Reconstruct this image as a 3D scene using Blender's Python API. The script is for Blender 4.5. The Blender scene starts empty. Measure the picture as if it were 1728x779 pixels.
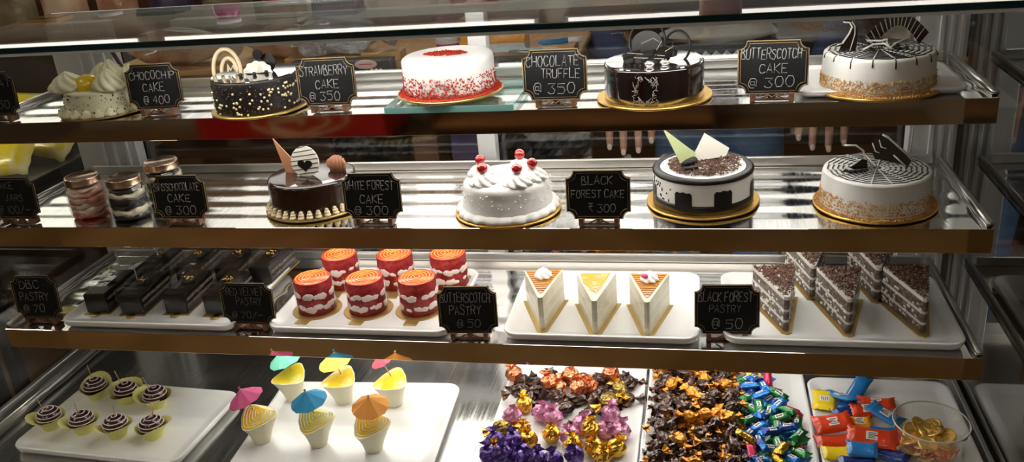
import bpy, bmesh, math, random
from mathutils import Matrix, Vector, noise as mnoise
PI = math.pi
sc = bpy.context.scene
COL = sc.collection
random.seed(7)
cos, sin, rad = math.cos, math.sin, math.radians

# ------------------------------------------------------------------ materials
def mat(name, col, rough=.5, metal=0., spec=.5, coat=0., emit=None, noise=None, bump=None, sss=0., stretch=(1, 1, 1), rnoise=None):
    m = bpy.data.materials.new(name); m.use_nodes = True
    nt = m.node_tree; b = nt.nodes['Principled BSDF']
    c4 = (*col, 1)
    b.inputs['Base Color'].default_value = c4
    b.inputs['Roughness'].default_value = rough
    b.inputs['Metallic'].default_value = metal
    b.inputs['Specular IOR Level'].default_value = spec
    b.inputs['Coat Weight'].default_value = coat
    b.inputs['Coat Roughness'].default_value = .05
    if sss:
        b.inputs['Subsurface Weight'].default_value = sss
        b.inputs['Subsurface Radius'].default_value = (.01, .008, .006)
        b.inputs['Subsurface Scale'].default_value = .5
    if emit:
        b.inputs['Emission Color'].default_value = (*emit[0], 1)
        b.inputs['Emission Strength'].default_value = emit[1]
    mp = None
    def coords():
        nonlocal mp
        if mp is None:
            tc = nt.nodes.new('ShaderNodeTexCoord'); mp = nt.nodes.new('ShaderNodeMapping')
            mp.inputs['Scale'].default_value = stretch
            nt.links.new(tc.outputs['Object'], mp.inputs['Vector'])
        return mp.outputs['Vector']
    if noise:
        sc_, col2, lo, hi = noise
        n = nt.nodes.new('ShaderNodeTexNoise'); n.inputs['Scale'].default_value = sc_; n.inputs['Detail'].default_value = 4
        r = nt.nodes.new('ShaderNodeMapRange'); r.inputs['From Min'].default_value = lo; r.inputs['From Max'].default_value = hi
        x = nt.nodes.new('ShaderNodeMix'); x.data_type = 'RGBA'
        x.inputs['A'].default_value = c4; x.inputs['B'].default_value = (*col2, 1)
        nt.links.new(coords(), n.inputs['Vector']); nt.links.new(n.outputs['Fac'], r.inputs['Value'])
        nt.links.new(r.outputs['Result'], x.inputs['Factor']); nt.links.new(x.outputs['Result'], b.inputs['Base Color'])
    if bump:
        n = nt.nodes.new('ShaderNodeTexNoise'); n.inputs['Scale'].default_value = bump[0]; n.inputs['Detail'].default_value = 3
        bp = nt.nodes.new('ShaderNodeBump'); bp.inputs['Strength'].default_value = bump[1]; bp.inputs['Distance'].default_value = bump[2] if len(bump) > 2 else .002
        nt.links.new(coords(), n.inputs['Vector']); nt.links.new(n.outputs['Fac'], bp.inputs['Height']); nt.links.new(bp.outputs['Normal'], b.inputs['Normal'])
    if rnoise:
        n = nt.nodes.new('ShaderNodeTexNoise'); n.inputs['Scale'].default_value = rnoise[0]; n.inputs['Detail'].default_value = 4
        r = nt.nodes.new('ShaderNodeMapRange'); r.inputs['From Min'].default_value = .3; r.inputs['From Max'].default_value = .7
        r.inputs['To Min'].default_value = rnoise[1]; r.inputs['To Max'].default_value = rnoise[2]
        nt.links.new(coords(), n.inputs['Vector']); nt.links.new(n.outputs['Fac'], r.inputs['Value']); nt.links.new(r.outputs['Result'], b.inputs['Roughness'])
    return m

def thin(name, tint=(1, 1, 1), rough=.02, ior=1.5, gain=1.0, gcol=(1, 1, 1), wrinkle=None):
    """thin clear sheet: see-through plus a Fresnel reflection"""
    m = bpy.data.materials.new(name); m.use_nodes = True
    nt = m.node_tree; nt.nodes.clear()
    o = nt.nodes.new('ShaderNodeOutputMaterial'); mx = nt.nodes.new('ShaderNodeMixShader')
    t = nt.nodes.new('ShaderNodeBsdfTransparent'); t.inputs['Color'].default_value = (*tint, 1)
    g = nt.nodes.new('ShaderNodeBsdfGlossy'); g.inputs['Roughness'].default_value = rough; g.inputs['Color'].default_value = (*gcol, 1)
    # Schlick's law, the same from either side of the sheet
    f = nt.nodes.new('ShaderNodeLayerWeight'); f0 = ((ior - 1) / (ior + 1)) ** 2
    p = nt.nodes.new('ShaderNodeMath'); p.operation = 'POWER'; p.inputs[1].default_value = 5
    q = nt.nodes.new('ShaderNodeMath'); q.operation = 'MULTIPLY_ADD'; q.inputs[1].default_value = 1 - f0; q.inputs[2].default_value = f0
    k = nt.nodes.new('ShaderNodeMath'); k.operation = 'MULTIPLY'; k.inputs[1].default_value = gain; k.use_clamp = True
    nt.links.new(f.outputs['Facing'], p.inputs[0]); nt.links.new(p.outputs[0], q.inputs[0]); nt.links.new(q.outputs[0], k.inputs[0])
    nt.links.new(k.outputs[0], mx.inputs[0]); nt.links.new(t.outputs[0], mx.inputs[1]); nt.links.new(g.outputs[0], mx.inputs[2]); nt.links.new(mx.outputs[0], o.inputs[0])
    if wrinkle:
        tc = nt.nodes.new('ShaderNodeTexCoord'); n = nt.nodes.new('ShaderNodeTexNoise'); n.inputs['Scale'].default_value = wrinkle[0]
        bp = nt.nodes.new('ShaderNodeBump'); bp.inputs['Strength'].default_value = wrinkle[1]; bp.inputs['Distance'].default_value = .01
        nt.links.new(tc.outputs['Object'], n.inputs['Vector']); nt.links.new(n.outputs['Fac'], bp.inputs['Height'])
        nt.links.new(bp.outputs['Normal'], g.inputs['Normal']); nt.links.new(bp.outputs['Normal'], f.inputs['Normal'])
    return m

MT = {}
def defm(key, *a, **k): MT[key] = mat(key, *a, **k)

defm('shelf_steel', (.66, .65, .63), .12, 1., bump=(1, .06, .001), stretch=(260, 10, 260), rnoise=(1, .06, .17))
defm('deck_steel', (.58, .57, .55), .2, .97, bump=(1, .06, .001), stretch=(200, 8, 200), rnoise=(1, .12, .26))
defm('lip_steel', (.74, .67, .56), .05, 1., bump=(3, .03, .01))
defm('rail_steel', (.55, .54, .52), .3, .9)
defm('post_aluminium', (.62, .62, .62), .4, .55)
defm('dark_frame', (.015, .014, .013), .35)
defm('plinth_black', (.02, .018, .016), .4)
defm('led', (1, 1, 1), .5, emit=((1., .97, .91), 7.0))
defm('led_stand', (1, 1, 1), .5, emit=((1., .93, .80), 40))
defm('led_top', (1, 1, 1), .5, emit=((1., .97, .91), 21))
defm('teal_edge', (.004, .03, .035), .12)
defm('pale_edge', (.60, .66, .66), .3)
defm('tray_white', (.83, .83, .82), .25, coat=.3)
defm('chalkboard', (.006, .006, .006), .65, spec=.25, noise=(30, (.014, .014, .015), .45, .75))
defm('chalk', (.32, .315, .30), .9)
defm('chalk_faint', (.20, .195, .185), .9)
defm('gold_line', (.32, .22, .1), .45, .4)
defm('tag_wood', (.13, .055, .025), .45, noise=(40, (.22, .1, .05), .4, .7))
defm('gold_board', (.72, .43, .1), .32, .85, bump=(300, .4, .001))
defm('gold_card', (.52, .36, .12), .36, .7)
defm('cream_white', (.80, .79, .76), .45, spec=.35, bump=(60, .12, .002))
defm('cream_smooth', (.84, .83, .80), .4, spec=.4)
defm('cream_grey', (.62, .60, .56), .4, spec=.4)
defm('cream_pale_green', (.74, .72, .50), .5, spec=.3, bump=(80, .15, .002))
defm('cream_beige', (.82, .68, .44), .5)
defm('pastry_cream', (.78, .73, .58), .5, noise=(30, (.66, .60, .44), .35, .7))
defm('choc_gloss', (.012, .007, .006), .06, spec=.7, coat=.6)
defm('choc_mirror', (.02, .014, .012), .03, spec=1., coat=1.)
MT['choc_mirror'].node_tree.nodes['Principled BSDF'].inputs['IOR'].default_value = 2.2
defm('choc_brown', (.028, .012, .008), .1, spec=.6, coat=.3)
defm('choc_matte', (.014, .009, .008), .55, bump=(220, .6, .002))
defm('choc_dark', (.010, .007, .006), .36, spec=.35)
defm('choc_milk', (.42, .19, .10), .4)
defm('choc_white', (.78, .76, .70), .4)
defm('choc_biscuit', (.64, .52, .34), .5)
defm('choc_green', (.56, .64, .34), .4, noise=(60, (.75, .75, .6), .5, .8))
defm('choc_purple', (.06, .02, .05), .3)
defm('choc_shaving', (.12, .05, .028), .55)
defm('scratch_grey', (.42, .40, .36), .6)
defm('pearl', (.74, .62, .36), .25, coat=.4)
defm('gold_pearl', (.85, .55, .16), .2, .9)
defm('silver_blob', (.75, .74, .70), .2, .8)
defm('yellow_glaze', (.82, .56, .03), .25, coat=.3)
defm('mango', (.72, .34, .01), .25, coat=.3)
defm('red_crumb', (.46, .03, .012), .8)
defm('caramel_crumb', (.62, .36, .11), .6, noise=(120, (.40, .17, .04), .5, .7))
defm('cherry', (.42, .008, .006), .08, spec=.7, coat=.8)
defm('jar_lid', (.55, .38, .27), .25, .95)
defm('layer_cream', (.72, .64, .48), .55)
defm('layer_dark', (.018, .012, .01), .4)
defm('jar_red', (.62, .25, .18), .45, noise=(38, (.78, .62, .50), .42, .58))
defm('jar_red_base', (.50, .06, .03), .4, noise=(50, (.7, .3, .2), .5, .8))
defm('rv_red', (.24, .008, .012), .7, spec=.25, noise=(70, (.42, .04, .035), .45, .7), bump=(200, .5, .002))
defm('rv_cream', (.80, .69, .65), .45)
defm('rv_glaze', (.72, .07, .012), .2, coat=.3)
defm('yellow_line', (.88, .48, .10), .35)
defm('caramel', (.50, .20, .02), .3, coat=.2, noise=(30, (.66, .34, .06), .45, .7))
defm('caramel_line', (.30, .10, .02), .4)
defm('bf_sponge', (.10, .072, .06), .75, noise=(140, (.26, .2, .17), .45, .7), bump=(260, .5, .002))
defm('bf_cream', (.66, .62, .57), .55)
defm('pink', (.72, .08, .25), .4)
defm('paper_yellow', (.80, .74, .20), .7, noise=(30, (.82, .80, .45), .4, .7))
defm('paper_cup', (.80, .76, .26), .7)
defm('choc_dome', (.045, .012, .014), .2, coat=.4)
defm('icing_line', (.84, .74, .74), .4)
defm('pick_wood', (.58, .40, .22), .6)
defm('mousse', (.80, .76, .56), .4)
defm('mousse_top', (.84, .62, .03), .2, coat=.4, noise=(22, (.84, .78, .42), .48, .66))
defm('mousse_line', (.72, .60, .10), .3)
defm('mousse_stripe', (.86, .83, .66), .3)
for n, c in dict(pink=(.72, .12, .30), blue=(.03, .30, .55), orange=(.82, .34, .06), teal=(.18, .62, .45), yellow=(.86, .72, .12), red=(.75, .10, .16)).items():
    defm('paper_' + n + '_shade', c, .75)
defm('wood', (.30, .13, .045), .45, noise=(4, (.42, .2, .08), .35, .7), stretch=(1, 9, 9))
defm('wood_pale', (.50, .27, .10), .45, noise=(4, (.60, .36, .15), .35, .7), stretch=(1, 9, 9))
defm('wood_dark', (.075, .035, .02), .4, noise=(4, (.13, .06, .03), .35, .7), stretch=(1, 8, 8))
defm('carton_black', (.02, .018, .018), .5)
defm('label_pink', (.62, .42, .38), .5)
defm('skin', (.45, .23, .15), .5, noise=(40, (.5, .28, .19), .4, .6))
defm('nail', (.66, .50, .44), .3)
defm('shirt_blue', (.025, .045, .14), .85, bump=(30, .3, .01))
defm('denim', (.10, .22, .46), .85, noise=(14, (.20, .36, .62), .4, .65))
defm('hair', (.012, .009, .008), .5)
defm('basket_navy', (.03, .03, .045), .5)
defm('basket_grey', (.48, .47, .46), .5)
defm('bundle_grey', (.36, .33, .30), .8, noise=(12, (.48, .45, .42), .35, .7), bump=(14, .5, .02))
defm('quilt_black', (.02, .018, .018), .3, coat=.2)
defm('steel_dull', (.36, .35, .34), .35, .9)
defm('plastic_yellow', (.80, .62, .03), .3, coat=.4, noise=(16, (.78, .70, .36), .56, .66))
defm('plastic_cream', (.62, .47, .33), .3, noise=(12, (.42, .18, .10), .48, .7))
defm('plastic_red', (.36, .07, .04), .3, noise=(12, (.45, .30, .18), .5, .68))
defm('bag_bread', (.40, .20, .11), .25, noise=(14, (.56, .36, .24), .4, .65), coat=.6, bump=(24, .6, .01))
defm('bag_olive', (.17, .13, .07), .35, noise=(18, (.27, .22, .14), .4, .65), coat=.4, bump=(24, .4, .01))
defm('bag_clear', (.46, .44, .45), .18, coat=1., noise=(26, (.75, .74, .74), .45, .68), bump=(32, 1., .02))
defm('purple_box', (.045, .03, .08), .4)
defm('cup_white', (.70, .64, .60), .4)
defm('drink_magenta', (.40, .05, .20), .25, coat=.5)
defm('amber_box', (.75, .36, .03), .35)
defm('pen_blue', (.05, .22, .55), .25)
defm('towel_white', (.60, .60, .64), .8)
defm('freezer_red', (.50, .015, .018), .25)
defm('freezer_gold', (.75, .50, .28), .35)
defm('beige_panel', (.40, .31, .21), .6)
defm('clear_tub_rim', (.62, .60, .50), .2)
defm('tub_red', (.60, .12, .08), .4)
defm('coin_gold', (.92, .62, .16), .34, .7)
defm('label_white', (.76, .74, .72), .5)
defm('label_ink', (.12, .10, .10), .5)
# foils
defm('foil_brown', (.045, .021, .014), .14, .6, coat=.7, noise=(70, (.40, .15, .05), .54, .74), bump=(90, .8, .004))
defm('foil_copper', (.50, .13, .045), .22, .8, noise=(90, (.75, .33, .18), .4, .7), bump=(90, .8, .004))
defm('foil_orange', (.70, .30, .04), .24, .7, noise=(80, (.30, .09, .02), .5, .72), bump=(90, .8, .004))
defm('foil_gold', (.74, .44, .06), .2, .85, noise=(70, (.35, .17, .03), .5, .7), bump=(90, .8, .004))
defm('foil_olive', (.30, .22, .05), .22, .75, bump=(90, .6, .004))
defm('foil_pink', (.52, .19, .34), .26, .5, noise=(90, (.70, .42, .56), .45, .7), bump=(90, .8, .004))
defm('foil_purple', (.10, .05, .26), .22, .6, noise=(90, (.32, .22, .55), .5, .7), bump=(90, .8, .004))
defm('foil_blue', (.02, .14, .50), .2, .45, noise=(60, (.05, .36, .75), .42, .7), bump=(60, .5, .004))
defm('foil_deepblue', (.01, .05, .26), .2, .4, bump=(60, .5, .004))
defm('foil_green', (.01, .15, .035), .22, .4, noise=(60, (.03, .30, .08), .45, .7), bump=(60, .5, .004))
defm('foil_red', (.55, .02, .07), .22, .4, bump=(60, .5, .004))
defm('pack_yellow', (.86, .62, .01), .3, coat=.3, bump=(40, .5, .006))
defm('pack_orange', (.86, .34, .01), .3, coat=.3, bump=(40, .5, .006))
defm('pack_red', (.75, .055, .008), .3, coat=.3, bump=(40, .5, .006))
defm('pack_blue', (.015, .19, .50), .3, coat=.3, bump=(40, .5, .006))
defm('pack_navy', (.012, .035, .20), .3, coat=.3, bump=(40, .5, .006))
MT['case_glass'] = thin('case_glass', (.97, .98, .975), 0., 1.5)
MT['door_glass'] = thin('door_glass', (.88, .89, .89), 0., 1.5, 2.)
MT['soft_plastic'] = thin('soft_plastic', (.97, .97, .96), .06, 1.45, .45)
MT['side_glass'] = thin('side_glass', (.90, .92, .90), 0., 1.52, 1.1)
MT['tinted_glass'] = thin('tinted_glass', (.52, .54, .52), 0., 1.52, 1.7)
MT['clear_plastic'] = thin('clear_plastic', (.95, .95, .94), .05, 1.45, 1., wrinkle=(18, .5))
MT['jar_glass'] = thin('jar_glass', (.96, .97, .96), .02, 1.5)
MT['tub_plastic'] = thin('tub_plastic', (.95, .95, .93), .04, 1.48, 2.2, wrinkle=(9, .25))
MT['slab_glass'] = thin('slab_glass', (.955, .99, .985), .01, 1.5, .45)
MT['slab_edge'] = mat('slab_edge', (.22, .46, .42), .15, coat=.5)
# room
defm('floor_tile', (.19, .10, .032), .3, noise=(1.6, (.30, .18, .07), .42, .62))
defm('wall_brown', (.12, .075, .055), .7, noise=(3, (.16, .10, .075), .4, .7))
defm('wall_cream', (.55, .50, .42), .7, noise=(2, (.60, .55, .47), .4, .7))
defm('wall_lamp', (1, 1, 1), .5, emit=((1., .95, .86), 1.9))
defm('wall_tan', (.34, .28, .20), .8, noise=(2, (.40, .33, .25), .4, .7))
defm('ceiling_white', (.62, .59, .53), .85)
defm('lamp_panel', (1, 1, 1), .5, emit=((1., .93, .82), 10))

# ------------------------------------------------------------------ mesh builder
class MB:
    def __init__(s): s.v = []; s.f = []; s.mi = []; s.sm = []; s.T = Matrix.Identity(4)
    def add(s, vs, fs, m=0, smooth=False):
        o = len(s.v); T = s.T
        s.v += [tuple(T @ Vector(p)) for p in vs]
        s.f += [tuple(i + o for i in f) for f in fs]
        s.mi += [m] * len(fs); s.sm += [smooth] * len(fs)
        return s
    def at(s, loc=(0, 0, 0), rot=(0, 0, 0), scale=(1, 1, 1)):
        from mathutils import Euler
        s.T = Matrix.Translation(Vector(loc)) @ Euler(rot).to_matrix().to_4x4() @ Matrix.Diagonal((*scale, 1)); return s
    def reset(s): s.T = Matrix.Identity(4); return s
    def box(s, x0, x1, y0, y1, z0, z1, m=0, b=0.):
        bm = bmesh.new(); bmesh.ops.create_cube(bm, size=1)
        for v in bm.verts: v.co = ((x0 + x1) / 2 + v.co.x * (x1 - x0), (y0 + y1) / 2 + v.co.y * (y1 - y0), (z0 + z1) / 2 + v.co.z * (z1 - z0))
        if b: bmesh.ops.bevel(bm, geom=bm.edges[:], offset=b, segments=2, affect='EDGES', profile=.5)
        bm.verts.index_update()
        s.add([v.co[:] for v in bm.verts], [[v.index for v in f.verts] for f in bm.faces], m); bm.free(); return s
    def lathe(s, prof, n=48, m=0, smooth=True, mod=None, a0=0., a1=2 * PI, c=(0, 0, 0), cap=True):
        full = abs(a1 - a0 - 2 * PI) < 1e-6; cols = n if full else n + 1
        vs = []
        for (r, z) in prof:
            for k in range(cols):
                a = a0 + (a1 - a0) * k / n
                rr, zz = (r, z) if mod is None else mod(a, r, z)
                vs.append((c[0] + rr * cos(a), c[1] + rr * sin(a), c[2] + zz))
        fs = []
        for i in range(len(prof) - 1):
            for k in range(n):
                k2 = (k + 1) % cols
                fs.append((i * cols + k, i * cols + k2, (i + 1) * cols + k2, (i + 1) * cols + k))
        if full and cap:
            if prof[0][0] > 1e-6: fs.append(tuple(range(cols))[::-1])
            if prof[-1][0] > 1e-6: fs.append(tuple((len(prof) - 1) * cols + k for k in range(cols)))
        s.add(vs, fs, m, smooth); return s
    def tube(s, pts, r, n=6, m=0, closed=False, smooth=True, flat=1.):
        P = [Vector(p) for p in pts]; N = len(P); vs = []; up = Vector((0, 0, 1))
        for i, p in enumerate(P):
            a = P[(i - 1) % N] if (closed or i > 0) else p; b = P[(i + 1) % N] if (closed or i < N - 1) else p
            d = (b - a); d = d.normalized() if d.length > 1e-9 else Vector((1, 0, 0))
            u = d.cross(up)
            u = Vector((1, 0, 0)) if u.length < 1e-4 else u.normalized()
            w = u.cross(d).normalized()
            rr = r(i / max(1, N - 1)) if callable(r) else r
            for k in range(n): 
                t = 2 * PI * k / n; vs.append(p + u * rr * cos(t) + w * rr * flat * sin(t))
        fs = []
        for i in range(N if closed else N - 1):
            j = (i + 1) % N
            for k in range(n): fs.append((i * n + k, i * n + (k + 1) % n, j * n + (k + 1) % n, j * n + k))
        if not closed: fs += [tuple(range(n))[::-1], tuple((N - 1) * n + k for k in range(n))]
        s.add(vs, fs, m, smooth); return s
    def prism(s, out, z0, z1, m=0, top=None, side=None, cap=True):
        n = len(out)
        vs = [(x, y, z0) for x, y in out] + [(x, y, z1) for x, y in out]
        fs = [tuple(range(n))[::-1]] if cap else []; s.add(vs, fs + [(i, (i + 1) % n, n + (i + 1) % n, n + i) for i in range(n)], m if side is None else side)
        if cap: s.add(vs, [tuple(range(n, 2 * n))], m if top is None else top)
        return s
    def blob(s, c, r, nz=0., seed=0, nu=12, nv=8, m=0, smooth=True, fr=1.5):
        vs = []; fs = []
        for j in range(nv + 1):
            ph = PI * j / nv
            for i in range(nu):
                th = 2 * PI * i / nu; d = Vector((sin(ph) * cos(th), sin(ph) * sin(th), -cos(ph)))
                k = 1 + nz * mnoise.noise(d * fr + Vector((seed * 3.1, seed * 1.7, seed))) if nz else 1
                vs.append((c[0] + d.x * r[0] * k, c[1] + d.y * r[1] * k, c[2] + d.z * r[2] * k))
        for j in range(nv):
            for i in range(nu): fs.append((j * nu + i, j * nu + (i + 1) % nu, (j + 1) * nu + (i + 1) % nu, (j + 1) * nu + i))
        s.add(vs, fs, m, smooth); return s
    def bit(s, c, r, m=0, rng=random):
        """small irregular crumb"""
        vs = []
        for d in ((1, 0, 0), (-1, 0, 0), (0, 1, 0), (0, -1, 0), (0, 0, 1), (0, 0, -1)):
            k = r * rng.uniform(.6, 1.3); vs.append((c[0] + d[0] * k, c[1] + d[1] * k, c[2] + d[2] * k))
        s.add(vs, [(0, 2, 4), (2, 1, 4), (1, 3, 4), (3, 0, 4), (2, 0, 5), (1, 2, 5), (3, 1, 5), (0, 3, 5)], m); return s
    def swirl(s, c, R, H, m=0, lobes=7, tw=1.6, n=42, tilt=None):
        key = [(.86, 0), (1, .10), (1.02, .22), (.93, .36), (.80, .47), (.72, .56), (.60, .68), (.40, .80), (.22, .90), (.09, .97), (.0, 1)]
        prof = []
        for (r0, z0), (r1, z1) in zip(key, key[1:]):
            for q in range(3): f = q / 3; prof.append((R * (r0 + (r1 - r0) * f), H * (z0 + (z1 - z0) * f)))
        prof.append((.0001, H))
        def mod(a, r, z): return (r * (.86 + .24 * abs(cos(lobes / 2 * (a + tw * z / H)))), z)
        T = s.T
        if tilt: s.T = T @ Matrix.Translation(Vector(c)) @ tilt; s.lathe(prof, n, m, True, mod)
        else: s.lathe(prof, n, m, True, mod, c=c)
        s.T = T; return s
    def build(s, name, mats, parent=None, loc=None, rot=None):
        me = bpy.data.meshes.new(name); me.from_pydata(s.v, [], s.f)
        mats = mats if isinstance(mats, (list, tuple)) else [mats]
        for k in mats: me.materials.append(MT[k])
        me.polygons.foreach_set('material_index', s.mi); me.polygons.foreach_set('use_smooth', s.sm)
        bm = bmesh.new(); bm.from_mesh(me); bmesh.ops.recalc_face_normals(bm, faces=bm.faces[:]); bm.to_mesh(me); bm.free()
        me.update()
        o = bpy.data.objects.new(name, me); COL.objects.link(o)
        if parent: o.parent = parent
        if loc: o.location = loc
        if rot: o.rotation_euler = rot
        return o

def thing(name, label, cat, loc=(0, 0, 0), rz=0., group=None):
    o = bpy.data.objects.new(name, None); COL.objects.link(o); o.empty_display_size = .05
    o.location = loc; o.rotation_euler = (0, 0, rz); o['label'] = label; o['category'] = cat
    if group: o['group'] = group
    return o
def tag(o, label, cat, group=None, kind=None):
    o['label'] = label; o['category'] = cat
    if group: o['group'] = group
    if kind: o['kind'] = kind
    return o
def struct(o): o['kind'] = 'structure'; return o
def dup(root, label, loc=None, rot=None, group=None):
    r = root.copy(); COL.objects.link(r); r['label'] = label
    if loc is not None: r.location = loc
    if rot is not None: r.rotation_euler = rot
    if group: r['group'] = group
    for ch in root.children:
        c = ch.copy(); COL.objects.link(c); c.parent = r
        for g in ch.children:
            d = g.copy(); COL.objects.link(d); d.parent = c
    return r
def fan(n, R, f=None): return [((R if f is None else R * f(2 * PI * k / n)) * cos(2 * PI * k / n), (R if f is None else R * f(2 * PI * k / n)) * sin(2 * PI * k / n)) for k in range(n)]

# ------------------------------------------------------------------ stroke lettering
GL = {'A': '00 26 40;12 32', 'B': '00 06 26 35 24 03;24 41 40 20 00', 'C': '45 36 16 04 02 10 30 41', 'D': '00 06 26 44 42 20 00', 'E': '46 06 00 40;03 33',
 'F': '46 06 00;03 33', 'H': '00 06;40 46;03 43', 'I': '20 26', 'J': '36 31 20 10 01', 'K': '00 06;46 03 40', 'L': '06 00 40', 'M': '00 06 23 46 40', 'N': '00 06 40 46',
 'O': '10 02 04 16 36 44 42 30 10', 'P': '00 06 36 45 44 33 03', 'R': '00 06 36 45 44 33 03;23 40', 'S': '45 36 16 05 14 33 42 30 10 01', 'T': '06 46;26 20', 'U': '06 01 10 30 41 46',
 'V': '06 20 46', 'W': '06 10 24 30 46', 'Y': '06 23 46;23 20', '0': '10 02 04 16 36 44 42 30 10', '1': '15 26 20', '3': '06 46 24 42 30 10 01', '4': '30 36 02 42',
 '5': '46 06 04 34 42 30 00', '7': '06 46 10', '/': '00 46', '-': '03 43', '@': '32 34 14 12 32 41 45 36 16 04 02 10 30', '₹': '06 46;04 44;16 35 23 13 40', '4 ': ''}
def strokes(text, cx, cy, h, w=None, slant=.1, rng=random):
    """polylines (x, y) for a line of hand lettering centred on cx, cy"""
    adv = h * .80; tot = sum(adv * (.5 if ch in ' I1' else 1) for ch in text)
    k = 1 if w is None else w / tot
    x = cx - tot * k / 2; out = []
    for ch in text:
        a = adv * k * (.5 if ch in ' I1' else 1)
        if ch in GL:
            j = rng.uniform(-.06, .06) * h; s2 = rng.uniform(.9, 1.08)
            cw = a * .74 if ch not in 'I1' else a * 1.2
            for st in GL[ch].split(';'):
                pl = []
                for q in st.split():
                    px, py = int(q[0]) / 4, int(q[1]) / 6
                    pl.append((x + px * cw + slant * py * h * .4 + rng.uniform(-.02, .02) * h, cy - h / 2 + py * h * s2 + j + rng.uniform(-.02, .02) * h))
                out.append(pl)
        x += a
    return out
# ------------------------------------------------------------------ heights (metres above the shop floor)
S1, S2, S3, DK = 1.202, 1.010, .802, .614
SH = ((S1, 1.516, 1.790), (S2, 1.459, 1.790), (S3, 1.424, 1.790))
XL, XR, YB = -1.431, .381, 1.800

# ------------------------------------------------------------------ the room
def room():
    x0, x1, y0, y1, zc = -4.6, 1.25, -2.7, 3.7, 2.8
    for nm, b, m in (('floor', (x0, x1, y0, y1, -.08, 0), 'floor_tile'), ('ceiling', (x0, x1, y0, y1, zc, zc + .08), 'ceiling_white'),
                     ('wall_back', (x0, x1, y1, y1 + .08, 0, zc), 'wall_cream'), ('wall_front', (x0, x1, y0 - .08, y0, 0, zc), 'wall_tan'),
                     ('wall_left', (x0 - .08, x0, y0, y1, 0, zc), 'wall_brown'), ('wall_right', (x1, x1 + .08, y0, y1, 0, zc), 'wall_tan')):
        struct(MB().box(*b).build(nm, m))
    struct(MB().box(x0, x1, y1 - .03, y1 - .001, 0, 1.42).box(x0, x1, y1 - .05, y1 - .001, 1.42, 1.46, 0, .004).build('trim_1', 'wood_dark'))
    lab = ['square ceiling lamp panel over the left of the shop', 'square ceiling lamp panel above the shop centre', 'square ceiling lamp panel behind the display counter', 'square ceiling lamp panel over the freezer']
    for (x, y), l in zip(((-3.0, .2), (-.6, -.9), (-1.2, 2.75), (-2.4, -1.7)), lab):
        t = thing('ceiling_lamp', l, 'ceiling lamp', (x, y, zc), 0, 'ceiling lamp panels')
        MB().box(-.3, .3, -.3, .3, -.03, 0, 0, .004).build('frame', 'post_aluminium', t)
        MB().box(-.27, .27, -.27, .27, -.034, -.028).build('diffuser', 'lamp_panel', t)
room()
for (xa, xb), l in zip(((-4.2, -2.5), (-2.4, -.7), (-.6, 1.1)), ('long wall light panel on the left of the back wall', 'long wall light panel in the middle of the back wall', 'long wall light panel on the right of the back wall')):
    t = thing('wall_light', l, 'wall light', ((xa + xb) / 2, 3.7, 1.97), 0, 'wall light panels'); h = (xb - xa) / 2
    MB().box(-h, h, -.05, 0, -.262, .262, 0, .004).build('frame', 'post_aluminium', t)
    MB().box(-h + .02, h - .02, -.056, -.048, -.255, .255).build('diffuser', 'wall_lamp', t)

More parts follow.
